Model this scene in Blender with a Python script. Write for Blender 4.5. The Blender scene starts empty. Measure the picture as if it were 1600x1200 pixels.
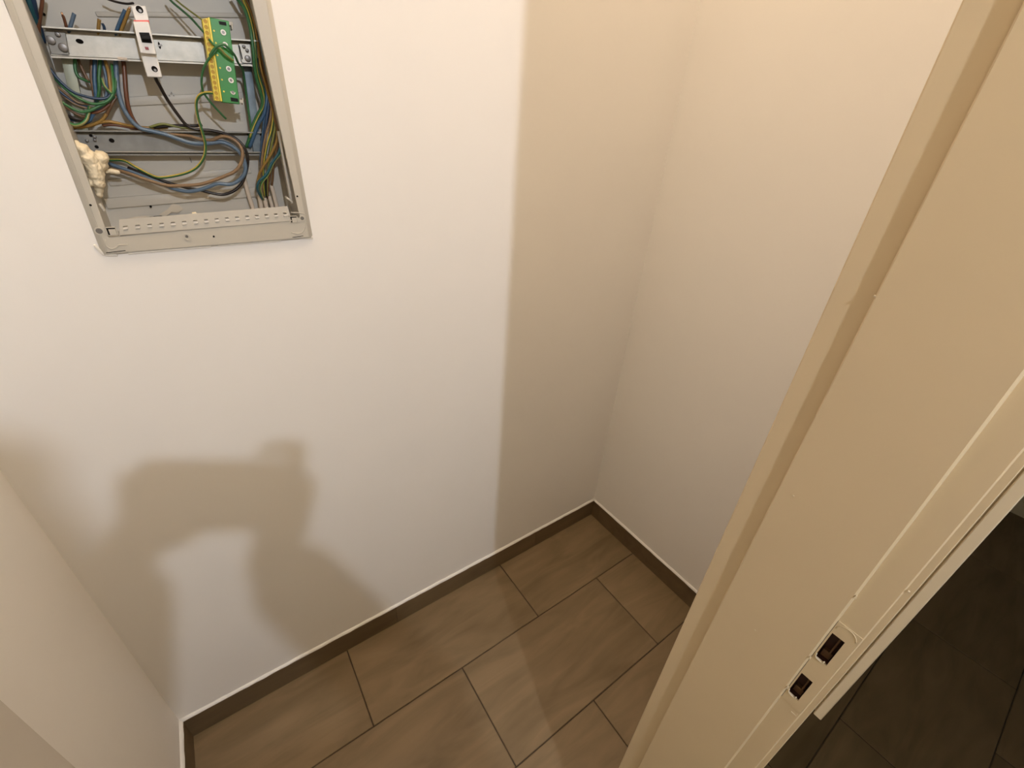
import bpy, bmesh, math, random
from mathutils import Vector, Matrix

random.seed(4)
scene = bpy.context.scene
COL = scene.collection

# ------------------------------------------------------------------ camera, world, lamp, exposure
cam_data = bpy.data.cameras.new('camera')
cam_data.sensor_fit = 'HORIZONTAL'
cam_data.sensor_width = 36.0
cam_data.lens = 675.5111 / 1600 * 36
cam_data.clip_start = 0.01
cam = bpy.data.objects.new('camera', cam_data)
cam.location = (-1.1792, -0.9026, 1.4975)
cam.rotation_euler = (1.0379, -0.0586, -0.6079)
COL.objects.link(cam)
scene.camera = cam

world = bpy.data.worlds.new('world')
scene.world = world
world.use_nodes = True
world.node_tree.nodes['Background'].inputs[0].default_value = (0.05, 0.045, 0.04, 1)
world.node_tree.nodes['Background'].inputs[1].default_value = 0.2

LAMP = Vector((-1.03, -1.75, 2.10))
lamp_data = bpy.data.lights.new('lamp_light', 'POINT')
lamp_data.energy = 42
lamp_data.color = (0.86, 0.93, 1.06)
lamp_data.shadow_soft_size = 0.018

FIXTURE = Vector((-.70, -.58, 3.55))       # diffuse ceiling fitting inside the closet
FIXTURE_COLOR, FIXTURE_STRENGTH = (1.0, 0.79, 0.575), 77.0

scene.view_settings.view_transform = 'Standard'
scene.view_settings.look = 'None'
scene.view_settings.gamma = 1
scene.view_settings.use_curve_mapping = False
scene.view_settings.exposure = 0.0

# ------------------------------------------------------------------ materials
def new_mat(name):
    m = bpy.data.materials.new(name)
    m.use_nodes = True
    return m, m.node_tree.nodes, m.node_tree.links, m.node_tree.nodes['Principled BSDF']

def plain(name, col, rough=0.5, metal=0.0, var=0.0, scale=20.0, bump=0.0, bscale=200.0, spec=None):
    m, n, l, b = new_mat(name)
    b.inputs['Roughness'].default_value = rough
    b.inputs['Metallic'].default_value = metal
    if spec is not None:
        b.inputs['Specular IOR Level'].default_value = spec
    c = (*col, 1)
    b.inputs['Base Color'].default_value = c
    tc = n.new('ShaderNodeTexCoord')
    if var:
        t = n.new('ShaderNodeTexNoise')
        t.inputs['Scale'].default_value = scale
        t.inputs['Detail'].default_value = 4
        l.new(tc.outputs['Object'], t.inputs['Vector'])
        r = n.new('ShaderNodeValToRGB')
        r.color_ramp.elements[0].position = 0.3
        r.color_ramp.elements[1].position = 0.7
        r.color_ramp.elements[0].color = tuple(x * (1 - var) for x in col) + (1,)
        r.color_ramp.elements[1].color = tuple(min(1, x * (1 + var)) for x in col) + (1,)
        l.new(t.outputs['Fac'], r.inputs['Fac'])
        l.new(r.outputs['Color'], b.inputs['Base Color'])
    if bump:
        t2 = n.new('ShaderNodeTexNoise')
        t2.inputs['Scale'].default_value = bscale
        t2.inputs['Detail'].default_value = 3
        l.new(tc.outputs['Object'], t2.inputs['Vector'])
        bp = n.new('ShaderNodeBump')
        bp.inputs['Strength'].default_value = bump
        bp.inputs['Distance'].default_value = 0.002
        l.new(t2.outputs['Fac'], bp.inputs['Height'])
        l.new(bp.outputs['Normal'], b.inputs['Normal'])
    return m

def tile_mat(name, dark, light):
    """porcelain tile with fine streaks along its length; each tile (object) has its own offset and tone"""
    m, n, l, b = new_mat(name)
    b.inputs['Roughness'].default_value = 0.5
    tc = n.new('ShaderNodeTexCoord')
    oi = n.new('ShaderNodeObjectInfo')
    mul = n.new('ShaderNodeVectorMath'); mul.operation = 'SCALE'
    cx = n.new('ShaderNodeCombineXYZ')
    for k in range(3):
        l.new(oi.outputs['Random'], cx.inputs[k])
    l.new(cx.outputs[0], mul.inputs[0]); mul.inputs['Scale'].default_value = 17.0
    add = n.new('ShaderNodeVectorMath'); add.operation = 'ADD'
    l.new(tc.outputs['Object'], add.inputs[0]); l.new(mul.outputs[0], add.inputs[1])
    mp = n.new('ShaderNodeMapping'); mp.inputs['Scale'].default_value = (3.2, 15.0, 15.0)
    l.new(add.outputs[0], mp.inputs['Vector'])
    t = n.new('ShaderNodeTexNoise'); t.inputs['Scale'].default_value = 1.0; t.inputs['Detail'].default_value = 8
    t.inputs['Roughness'].default_value = 0.55; t.inputs['Distortion'].default_value = 1.2
    l.new(mp.outputs[0], t.inputs['Vector'])
    mp2 = n.new('ShaderNodeMapping'); mp2.inputs['Scale'].default_value = (3.0, 6.5, 6.5)
    l.new(add.outputs[0], mp2.inputs['Vector'])
    t2 = n.new('ShaderNodeTexNoise'); t2.inputs['Scale'].default_value = 1.0; t2.inputs['Detail'].default_value = 3
    l.new(mp2.outputs[0], t2.inputs['Vector'])
    mx = n.new('ShaderNodeMix'); mx.data_type = 'FLOAT'; mx.inputs[0].default_value = 0.45
    l.new(t.outputs['Fac'], mx.inputs[2]); l.new(t2.outputs['Fac'], mx.inputs[3])
    r = n.new('ShaderNodeValToRGB')
    r.color_ramp.elements[0].position = 0.34; r.color_ramp.elements[0].color = (*dark, 1)
    r.color_ramp.elements[1].position = 0.66; r.color_ramp.elements[1].color = (*light, 1)
    l.new(mx.outputs[0], r.inputs['Fac'])
    hs = n.new('ShaderNodeHueSaturation')
    mr = n.new('ShaderNodeMapRange'); mr.inputs['To Min'].default_value = 0.93; mr.inputs['To Max'].default_value = 1.06
    l.new(oi.outputs['Random'], mr.inputs['Value']); l.new(mr.outputs[0], hs.inputs['Value'])
    l.new(r.outputs['Color'], hs.inputs['Color'])
    l.new(hs.outputs['Color'], b.inputs['Base Color'])
    bp = n.new('ShaderNodeBump'); bp.inputs['Strength'].default_value = 0.12; bp.inputs['Distance'].default_value = 0.001
    l.new(t.outputs['Fac'], bp.inputs['Height']); l.new(bp.outputs['Normal'], b.inputs['Normal'])
    return m

def striped_wire(name, a, c):
    """two-colour insulation: the colour changes around the wire (UV u runs around it)"""
    m, n, l, b = new_mat(name)
    b.inputs['Roughness'].default_value = 0.35
    uv = n.new('ShaderNodeUVMap'); uv.uv_map = 'UVMap'
    s = n.new('ShaderNodeSeparateXYZ'); l.new(uv.outputs[0], s.inputs[0])
    r = n.new('ShaderNodeValToRGB'); r.color_ramp.interpolation = 'CONSTANT'
    r.color_ramp.elements[0].position = 0.0; r.color_ramp.elements[0].color = (*a, 1)
    r.color_ramp.elements[1].position = 0.5; r.color_ramp.elements[1].color = (*c, 1)
    l.new(s.outputs[0], r.inputs['Fac']); l.new(r.outputs['Color'], b.inputs['Base Color'])
    return m

M = {}
M['wall'] = plain('white_wall_paint', (0.94, 0.91, 0.868), 0.75, bump=0.06, bscale=90, var=0.012, scale=3)
M['hall_wall'] = plain('cream_hall_paint', (0.94, 0.83, 0.62), 0.8)
M['corner_box'] = plain('corner_box_tone', (0.64, 0.60, 0.545), 0.75, bump=0.06, bscale=90)
M['ceiling'] = plain('white_ceiling_paint', (0.94, 0.91, 0.868), 0.8)
M['sealant'] = plain('white_sealant', (0.86, 0.84, 0.80), 0.4, bump=0.2, bscale=120)
M['tile'] = tile_mat('brown_grey_tile', (0.152, 0.105, 0.050), (0.264, 0.186, 0.102))
M['skirting'] = tile_mat('skirting_tile', (0.120, 0.080, 0.038), (0.185, 0.128, 0.066))
M['grout'] = plain('dark_grout', (0.075, 0.052, 0.032), 0.9, var=0.2, scale=40)
M['cream'] = plain('cream_enamel', (0.70, 0.56, 0.365), 0.42, bump=0.10, bscale=35, var=0.015, scale=6)
M['cream_light'] = plain('pale_cream_enamel', (0.72, 0.61, 0.44), 0.42, bump=0.1, bscale=60)
M['hole'] = plain('dark_primer', (0.05, 0.014, 0.008), 0.6, var=0.4, scale=60)
M['latch_brown'] = plain('brown_primer', (0.14, 0.07, 0.03), 0.5)
M['abs'] = plain('grey_plastic', (0.56, 0.525, 0.45), 0.42, var=0.02, scale=14, bump=0.05, bscale=150)
M['abs_back'] = plain('pale_grey_plastic', (0.58, 0.545, 0.475), 0.45, var=0.03, scale=12)
M['zinc'] = plain('zinc_plated_steel', (0.46, 0.44, 0.39), 0.42, metal=0.5, var=0.12, scale=90)
M['zinc_dull'] = plain('dull_zinc_steel', (0.27, 0.265, 0.245), 0.5, metal=0.35, var=0.12, scale=60)
M['zinc_blue'] = plain('blueish_zinc_strip', (0.19, 0.24, 0.28), 0.5, metal=0.25, var=0.22, scale=45)
M['grey_green'] = plain('grey_green_bar', (0.36, 0.38, 0.30), 0.5, metal=0.3, var=0.06)
M['dark'] = plain('dark_void', (0.012, 0.010, 0.009), 0.9, spec=0.05)
M['smear'] = plain('dried_filler', (0.62, 0.555, 0.45), 0.7)
M['abs_strip'] = plain('strip_plastic', (0.44, 0.41, 0.345), 0.5)
M['bolt'] = plain('bolt_steel', (0.20, 0.19, 0.18), 0.4, metal=0.6)
M['white_plastic'] = plain('white_device_plastic', (0.78, 0.76, 0.72), 0.35)
M['red'] = plain('red_print', (0.70, 0.08, 0.055), 0.4)
M['dark_red'] = plain('dark_red_flag', (0.30, 0.03, 0.03), 0.4)
M['black'] = plain('black_plastic', (0.012, 0.012, 0.012), 0.55, spec=0.15)
M['pcb_green'] = plain('green_plastic', (0.03, 0.24, 0.045), 0.38)
M['yellow'] = plain('yellow_plastic', (0.82, 0.66, 0.06), 0.4)
M['ochre'] = plain('ochre_socket', (0.50, 0.30, 0.01), 0.5)
M['foam'] = plain('expanding_foam', (0.86, 0.75, 0.54), 0.6, bump=0.6, bscale=90, var=0.05, scale=30)
M['copper'] = plain('bare_copper', (0.85, 0.50, 0.30), 0.25, metal=1.0)
M['plaster'] = plain('filler_plaster', (0.84, 0.80, 0.72), 0.8, bump=0.5, bscale=120)
M['w_blue'] = plain('blue_insulation', (0.055, 0.125, 0.22), 0.35)
M['w_lblue'] = plain('grey_blue_insulation', (0.115, 0.175, 0.25), 0.32)
M['w_navy'] = plain('navy_insulation', (0.022, 0.05, 0.105), 0.35)
M['w_teal'] = plain('teal_insulation', (0.02, 0.10, 0.125), 0.35)
M['w_brown'] = plain('brown_insulation', (0.16, 0.085, 0.04), 0.35)
M['w_rust'] = plain('red_brown_insulation', (0.16, 0.06, 0.028), 0.35)
M['w_tan'] = plain('tan_insulation', (0.24, 0.155, 0.085), 0.35)
M['w_ochre'] = plain('ochre_insulation', (0.33, 0.19, 0.045), 0.35)
M['w_green'] = plain('green_insulation', (0.04, 0.155, 0.055), 0.35)
M['w_dgreen'] = plain('dark_green_insulation', (0.045, 0.13, 0.055), 0.35)
M['w_black'] = plain('black_insulation', (0.018, 0.012, 0.010), 0.35)
M['w_olive'] = plain('olive_insulation', (0.22, 0.23, 0.06), 0.35)
M['w_yg'] = striped_wire('yellow_green_insulation', (0.50, 0.37, 0.06), (0.045, 0.14, 0.045))
M['w_gy'] = striped_wire('green_yellow_insulation', (0.045, 0.19, 0.06), (0.34, 0.33, 0.12))
M['sheath'] = plain('pale_cable_sheath', (0.62, 0.53, 0.43), 0.5)
M['skin'] = plain('skin', (0.55, 0.33, 0.23), 0.5)
M['hair'] = plain('dark_brown_hair', (0.05, 0.03, 0.02), 0.6, bump=0.8, bscale=160)
M['shirt'] = plain('grey_jersey', (0.42, 0.40, 0.39), 0.85, bump=0.2, bscale=300)
M['jeans'] = plain('blue_denim', (0.06, 0.08, 0.14), 0.85, bump=0.2, bscale=300)
M['shoe'] = plain('dark_shoe', (0.04, 0.04, 0.045), 0.5)
M['phone'] = plain('black_phone_glass', (0.02, 0.02, 0.025), 0.15)
M['eye'] = plain('eye_white', (0.8, 0.78, 0.75), 0.2)

# ------------------------------------------------------------------ mesh helpers
class MB:
    def __init__(self):
        self.v = []; self.f = []; self.uv = []
    def add(self, vs, fs, uvs=None):
        o = len(self.v)
        self.v += [tuple(p) for p in vs]
        for k, f in enumerate(fs):
            self.f.append([i + o for i in f])
            self.uv.append(uvs[k] if uvs else None)
        return self
    def hexa(self, b, t):
        """b, t: 4 points each, counter-clockwise seen from outside of t"""
        return self.add(list(b) + list(t), [(3, 2, 1, 0), (4, 5, 6, 7), (0, 1, 5, 4), (1, 2, 6, 5), (2, 3, 7, 6), (3, 0, 4, 7)])
    def box(self, x0, x1, y0, y1, z0, z1):
        return self.hexa([(x0, y0, z0), (x1, y0, z0), (x1, y1, z0), (x0, y1, z0)], [(x0, y0, z1), (x1, y0, z1), (x1, y1, z1), (x0, y1, z1)])
    def prism(self, poly, axis, a, b):
        """poly: 2-D points; extruded along axis (0,1,2) from a to b"""
        def mk(p, h):
            q = list(p); q.insert(axis, h); return tuple(q)
        n = len(poly)
        vs = [mk(p, a) for p in poly] + [mk(p, b) for p in poly]
        fs = [tuple(range(n))[::-1], tuple(range(n, 2 * n))] + [(i, (i + 1) % n, n + (i + 1) % n, n + i) for i in range(n)]
        return self.add(vs, fs)
    def tube(self, pts, r, n=8, sub=5, twist=0.0, caps=True):
        P = [Vector(p) for p in pts]
        if len(P) > 2 and sub > 1:
            Q = []
            E = [P[0] * 2 - P[1]] + P + [P[-1] * 2 - P[-2]]
            for i in range(1, len(E) - 2):
                for k in range(sub):
                    t = k / sub
                    a, b, c, d = E[i - 1], E[i], E[i + 1], E[i + 2]
                    Q.append(0.5 * (2 * b + (c - a) * t + (2 * a - 5 * b + 4 * c - d) * t * t + (3 * b - a - 3 * c + d) * t ** 3))
            Q.append(P[-1])
        else:
            Q = P
        rs = r if isinstance(r, (list, tuple)) else [r] * len(Q)
        up = None; vs = []; fs = []; us = []
        for i, p in enumerate(Q):
            d = (Q[min(i + 1, len(Q) - 1)] - Q[max(i - 1, 0)])
            d = d.normalized() if d.length > 1e-9 else Vector((0, 0, 1))
            if up is None:
                up = Vector((0, -1, 0)) if abs(d.y) < 0.9 else Vector((0, 0, 1))
            up = (up - d * up.dot(d)).normalized()
            s = d.cross(up)
            for k in range(n):
                a = 2 * math.pi * k / n + twist
                vs.append(p + (up * math.cos(a) + s * math.sin(a)) * rs[min(i, len(rs) - 1)])
        for i in range(len(Q) - 1):
            for k in range(n):
                k2 = (k + 1) % n
                fs.append((i * n + k, i * n + k2, (i + 1) * n + k2, (i + 1) * n + k))
                u0, u1 = k / n, (k + 1) / n
                us.append([(u0 + 1e-3, i * .1), (u1 - 1e-3, i * .1), (u1 - 1e-3, i * .1 + .1), (u0 + 1e-3, i * .1 + .1)])
        if caps:
            fs.append(tuple(range(n))[::-1]); us.append([(0.2, 0)] * n)
            m = (len(Q) - 1) * n
            fs.append(tuple(range(m, m + n))); us.append([(0.2, 0)] * n)
        return self.add(vs, fs, us)
    def disc(self, c, r, axis, a, b, n=14):
        """solid cylinder around centre c (2-D in the plane across axis), from a to b along axis"""
        return self.prism([(c[0] + r * math.cos(2 * math.pi * k / n), c[1] + r * math.sin(2 * math.pi * k / n)) for k in range(n)], axis, a, b)
    def annulus(self, c, r0, r1, axis, a, b, n=16):
        def mk(p, h):
            q = list(p); q.insert(axis, h); return tuple(q)
        vs = []
        for h in (a, b):
            for r in (r0, r1):
                vs += [mk((c[0] + r * math.cos(2 * math.pi * k / n), c[1] + r * math.sin(2 * math.pi * k / n)), h) for k in range(n)]
        fs = []
        for k in range(n):
            j = (k + 1) % n
            fs += [(k, n + k, n + j, j), (2 * n + k, 2 * n + j, 3 * n + j, 3 * n + k), (n + k, 3 * n + k, 3 * n + j, n + j), (k, j, 2 * n + j, 2 * n + k)]
        return self.add(vs, fs)

def link(name, mesh, parent=None):
    o = bpy.data.objects.new(name, mesh)
    COL.objects.link(o)
    if parent is not None:
        o.parent = parent
        o.matrix_parent_inverse = Matrix.Translation(-parent.location) if parent.parent is None else Matrix()
    return o

def obj(name, mb, mat, parent=None, smooth=False, bevel=0.0, seg=2):
    me = bpy.data.meshes.new(name)
    me.from_pydata(mb.v, [], mb.f)
    if any(u is not None for u in mb.uv):
        lay = me.uv_layers.new(name='UVMap'); i = 0
        for f, u in zip(mb.f, mb.uv):
            for k in range(len(f)):
                lay.data[i].uv = u[k] if u else (0, 0); i += 1
    bm = bmesh.new(); bm.from_mesh(me)
    bmesh.ops.recalc_face_normals(bm, faces=bm.faces)
    if bevel:
        es = [e for e in bm.edges if len(e.link_faces) == 2 and e.calc_face_angle(0) > 0.6]
        bmesh.ops.bevel(bm, geom=es, offset=bevel, segments=seg, profile=0.5, affect='EDGES', clamp_overlap=True)
    bm.to_mesh(me); bm.free()
    me.materials.append(M[mat])
    if smooth or bevel:
        me.polygons.foreach_set('use_smooth', [True] * len(me.polygons))
        if bevel:
            me.set_sharp_from_angle(angle=0.7)
    return link(name, me, parent)

def tag(o, label=None, cat=None, group=None, kind=None):
    if label: o['label'] = label
    if cat: o['category'] = cat
    if group: o['group'] = group
    if kind: o['kind'] = kind
    return o

def thing(name, loc, label, cat, group=None, kind=None):
    o = bpy.data.objects.new(name, None)
    o.empty_display_size = 0.05
    o.location = loc
    COL.objects.link(o)
    return tag(o, label, cat, group, kind)

def glow(name, col, strength):
    m, n, l, b = new_mat(name)
    b.inputs['Base Color'].default_value = (.8, .8, .8, 1)
    b.inputs['Emission Color'].default_value = (*col, 1)
    b.inputs['Emission Strength'].default_value = strength
    return m
M['glow'] = glow('lit_opal_glass', FIXTURE_COLOR, FIXTURE_STRENGTH)

# ------------------------------------------------------------------ the room: a shallow closet behind a door opening, and the hall in front
XL, XR = -1.535, 0.0            # closet side walls
YF, YH = -0.774, -0.922         # closet face and hall face of the front wall
JR, JL = -0.758, -1.376         # jamb faces of the door opening
HC = 3.6                        # ceiling height
HX = 1.815                      # end wall of the hall

def structure(name, mb, mat, parent=None, label=None, **kw):
    o = obj(name, mb, mat, parent, **kw)
    if parent is None:
        tag(o, label, kind='structure')
    return o

PX0, PX1, PZ0, PZ1 = -1.296, -1.000, 1.302, 1.690     # recess for the panel in the back wall
wb = MB()
wb.box(XL - .1, PX0, 0, .12, 0, HC).box(PX1, XR + .1, 0, .12, 0, HC)
wb.box(PX0, PX1, 0, .12, 0, PZ0).box(PX0, PX1, 0, .12, PZ1, HC).box(PX0, PX1, .108, .12, PZ0, PZ1)
structure('wall_back', wb, 'wall', label='white plastered back wall of the closet that holds the open panel')
structure('wall_right', MB().box(XR, XR + .1, YF, 0, 0, HC), 'wall', label='white plastered closet wall to the right of the inner corner')
structure('wall_left', MB().box(XL - .1, XL, YF, 0, 0, HC), 'wall', label='white plastered closet wall at the far left of the photo')
structure('trim_1', MB().box(XL - .05, -1.445, YF, -.468, 0, HC), 'corner_box', label='added darker box in the front left corner of the closet, its edge in the lower left of the photo')  # added box, coloured darker than the closet walls
wf = MB()
wf.box(JR + .032, HX, YH, YF, 0, HC).box(-2.3, JL - .032, YH, YF, 0, HC).box(JL - .032, JR + .032, YH, YF, 2.03, HC)
structure('wall_front', wf, 'wall', label='white wall between closet and hall with the door opening')
structure('wall_hall_end', MB().box(HX, HX + .1, -1.7, YF, 0, HC), 'hall_wall', label='pale wall at the dim far end of the hall')
structure('wall_hall_side', MB().box(-.80, HX + .1, -3.3, -1.5, 0, HC), 'hall_wall', label='unseen wall opposite the closet, its corner set to shade the hall floor')  # unseen wall, added to keep the lamp off the hall floor
structure('wall_hall_left', MB().box(-2.4, -2.3, -3.3, YF, 0, HC), 'hall_wall', label='white wall left of the hall behind the photographer')
structure('wall_hall_rear', MB().box(-2.4, -.80, -3.4, -3.3, 0, HC), 'hall_wall', label='white wall of the hall behind the lamp')
structure('ceiling', MB().box(-2.5, HX + .1, -3.4, .12, HC, HC + .1), 'ceiling', label='white ceiling above closet and hall')

# floor: grout bed with every tile laid as a piece of its own
floor = structure('floor', MB().box(-2.4, HX + .1, -3.4, .12, -.05, -.0022), 'grout', label='floor of brown grey rectangular tiles in half bond with dark grout')
def clip_tile(x0, x1, y0, y1, bx0, bx1, by0, by1, g=.0016):
    a, b, c, d = max(x0 + g, bx0), min(x1 - g, bx1), max(y0 + g, by0), min(y1 - g, by1)
    if b - a < .012 or d - c < .012:
        return
    h = random.uniform(-.0003, .0002)
    o = obj('tile', MB().box(a, b, c, d, -.012, h), 'tile', floor, bevel=.0011, seg=1)
rows = [(-.2585, .045, -1.108), (-.5610, -.2585, -.820), (-.8635, -.5610, -.528), (-.905, -.8635, -.82)]
for y0, y1, xj in rows:
    for k in range(-3, 4):
        clip_tile(xj + .6 * k, xj + .6 * (k + 1), y0, y1, XL + .002, XR - .002, -.903, -.002)
for k in range(0, 9):
    y1 = -.7145 - .3025 * k
    xj = -.223 if k % 2 == 0 else .077
    for j in range(-5, 4):
        clip_tile(xj + .6 * j, xj + .6 * (j + 1), y1 - .3025, y1, -2.3, HX, -3.3, -.9062)

# skirting of cut floor tiles, white sealant on its top edge
SH, ST = .0853, .009
def skirting(name, label, pieces, axis):
    root = thing(name, pieces[0][0], label, None, kind='structure')
    for p0, p1 in pieces:
        x0, x1 = sorted((p0[0], p1[0])); y0, y1 = sorted((p0[1], p1[1]))
        obj('skirting_tile', MB().box(x0, x1, y0, y1, .0005, SH), 'skirting', root, bevel=.0008, seg=1)
    return root
bb = skirting('baseboard_back', 'brown tile skirting along the foot of the back wall', [((XL, -ST, 0), (-.9357, 0, 0)), ((-.9343, -ST, 0), (-.3353, 0, 0)), ((-.3347, -ST, 0), (XR, 0, 0))], 0)
obj('grout_joint', MB().box(-.936, -.934, -ST + .0012, 0, .001, SH - .001), 'grout', bb)
br = skirting('baseboard_right', 'brown tile skirting along the foot of the right closet wall', [((-ST, YF, 0), (0, -.605, 0)), ((-ST, -.604, 0), (0, -ST - .0006, 0))], 1)
bl = skirting('baseboard_left', 'brown tile skirting along the foot of the left closet wall', [((XL, YF, 0), (XL + ST, -.601, 0)), ((XL, -.6, 0), (XL + ST, -ST - .0006, 0))], 1)
def bead(parent, a, b, n):
    """sealant bead: irregular triangular run on the skirting's top edge; n = direction into the room"""
    a, b, n = Vector(a), Vector(b), Vector(n)
    L = (b - a).length; k = int(L / .02); vs = []; fs = []
    for i in range(k + 1):
        p = a.lerp(b, i / k); w = ST * random.uniform(.80, .98); h = random.uniform(.0045, .0068)
        vs += [p - n * .0005, p + n * w, p + n * w + Vector((0, 0, .0012)), p + n * .001 + Vector((0, 0, h)), p - n * .0005 + Vector((0, 0, h))]
    for i in range(k):
        for j in range(5):
            fs.append((i * 5 + j, i * 5 + (j + 1) % 5, i * 5 + 5 + (j + 1) % 5, i * 5 + 5 + j))
    fs += [(0, 1, 2, 3, 4), tuple(range(k * 5, k * 5 + 5))]
    obj('sealant_bead', MB().add(vs, fs), 'sealant', parent, smooth=True)
bead(bb, (XL, 0, SH), (XR, 0, SH), (0, -1, 0))
bead(br, (XR, 0, SH), (XR, YF, SH), (-1, 0, 0))
bead(bl, (XL, 0, SH), (XL, YF, SH), (1, 0, 0))

# ------------------------------------------------------------------ steel door frame without its leaf
door = thing('door_1', (JR, -.85, 0), 'cream painted steel door frame without door leaf, two empty lock holes in its jamb', None, kind='structure')
def jamb_profile():
    """section of the right jamb in x, y: closet edge first"""
    r = .0016
    return [(-.700, -.7735), (-.7519, -.7707), (-.7537, -.7722), (-.7537, -.8006), (-.7573, -.8013), (JR, -.8024),
            (JR, -.8956 + r), (JR + r * .5, -.8956 + r * .5), (JR + r, -.8956), (-.7445, -.8958),
            (-.7445, -.9176), (-.7440, -.9182), (-.7435, -.9187), (-.7435, -.9234), (-.7425, -.9240), (-.700, -.9240)]
prof = jamb_profile()
# the rebate face is left open between z .940 and 1.090 where the strike plate sits
def mirror(p):
    return [(JL + JR - x, y) for x, y in p][::-1]
main = prof[:9] + [(-.7444, -.8958), (-.730, -.8958), (-.730, -.9177), (-.7444, -.9177)] + prof[11:]
obj('jamb', MB().prism(prof, 2, 0.001, .938).prism(main, 2, .938, 1.0915).prism(prof, 2, 1.0915, 2.0), 'cream', door)
obj('jamb', MB().prism(mirror(prof), 2, 0.001, 2.0), 'cream', door)
hp = [(y, z) for y, z in [(-.7735, 2.04), (-.7715, 1.992), (-.7893, 1.9935), (-.8012, 2.0), (-.8956, 2.0), (-.8958, 2.0135), (-.9178, 2.0135), (-.9186, 2.0155), (-.9236, 2.0155), (-.9240, 2.04)]]
obj('frame_head', MB().prism(hp, 0, JL + .0008, JR - .0008), 'cream', door)
# strike plate with two holes
sp = MB()
def yz(y0, y1, z0, z1, x0=-.7452, x1=-.7432):
    sp.box(x0, x1, y0, y1, z0, z1)
Y0, Y1 = -.9176, -.8962
HY0, HY1 = -.9095, -.8978
yz(Y0, HY0, .938, 1.0915); yz(HY1, Y1, .938, 1.0915)
for z0, z1 in ((.938, .953), (.9945, 1.029), (1.073, 1.0915)):
    yz(HY0, HY1, z0, z1)
spo = obj('strike_plate', sp, 'cream', door)
obj('plate_rim', MB().tube([(-.7452, -.9066 + .0088 * math.cos(a), 1.0815 + .0088 * math.sin(a)) for a in [math.pi * k / 10 for k in range(11)]], .0005, n=6, sub=1), 'cream', spo, smooth=True)
for z0, z1, yb in ((.953, .9945, -.9035), (1.029, 1.073, -.9030)):
    hb = MB()
    x0, x1 = -.7434, -.7315
    hb.box(x1 - .001, x1, HY0 - .001, HY1 + .001, z0 - .001, z1 + .001)
    hb.box(x0, x1, HY0 - .002, HY0 - .0005, z0 - .001, z1 + .001).box(x0, x1, HY1 + .0005, HY1 + .002, z0 - .001, z1 + .001)
    hb.box(x0, x1, HY0, HY1, z0 - .002, z0 - .0003).box(x0, x1, HY0, HY1, z1 + .0003, z1 + .002)
    obj('lock_hole', hb, 'hole', spo)
    obj('latch_spring', MB().box(-.7385, -.733, yb - .0035, yb - .002, z0 + .004, z1 - .001).box(-.737, -.7325, HY0 + .001, HY1 - .002, z0, z0 + .010), 'latch_brown', spo)
    # chipped, bent lower lip of the hole
    lip = MB().tube([(-.7452, HY1 + .0002, z0 + .006), (-.7455, HY1 - .0006, z0 + .0015), (-.7455, HY1 - .003, z0 - .0002), (-.7452, HY0 + .004, z0 - .0004), (-.7450, HY0 + .003, z0 + .003)], .0007, n=6, sub=3)
    obj('bent_lip', lip, 'cream_light', spo, smooth=True)
# flat strip along the hall edge of the jamb that ends short of the floor
obj('edge_strip', MB().box(-.7432, -.7345, -.9334, -.9252, .952, 2.0), 'cream_light', door, bevel=.0008, seg=1)
obj('strip_backing', MB().box(-.7408, -.720, -.9330, -.9238, .957, 2.0), 'cream', door)
# a few chips and runs in the paint of the jamb
ch = MB()
for (y, z, w, h) in ((-.8958, .972, .0012, .004), (-.8957, 1.035, .0010, .003), (-.8957, 1.14, .0009, .003)):
    ch.hexa([(JR - .0006, y - w, z), (JR + .001, y - w, z), (JR + .001, y + w, z), (JR - .0006, y + w, z)], [(JR - .0004, y - w * .4, z + h), (JR + .001, y - w * .4, z + h), (JR + .001, y + w * .4, z + h), (JR - .0004, y + w * .4, z + h)])
ch.box(-.7451, -.7442, -.9165, -.9105, .9290, .9297).box(-.7450, -.7442, -.9165, -.9158, .930, .934)
for (x, y, z) in ((-0.7583, -0.8013, 1.4024), (-0.7583, -0.8446, 1.0118), (-0.7583, -0.8158, 1.2021), (-0.7447, -0.9207, 1.1695)):
    ch.box(x - .0003, x + .002, y - .0006, y + .0009, z - .0005, z + .0006)
obj('paint_chip', ch, 'cream_light', door)['kind'] = 'stuff'

# ------------------------------------------------------------------ flush-mounted electrical panel, cover removed
panel = thing('electrical_panel', (-1.15, 0.0, 1.295), 'open grey flush electrical panel without cover set into the white wall', 'panel')
def quad3(p, y0, y1):
    """p: four corners (x, z) as a solid slab between depths y0 (front) and y1"""
    return [(x, y0, z) for x, z in p], [(x, y1, z) for x, z in p]
def slab(mb, p, y0, y1):
    a, b = quad3(p, y0, y1)
    return mb.hexa(b, a)
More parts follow.
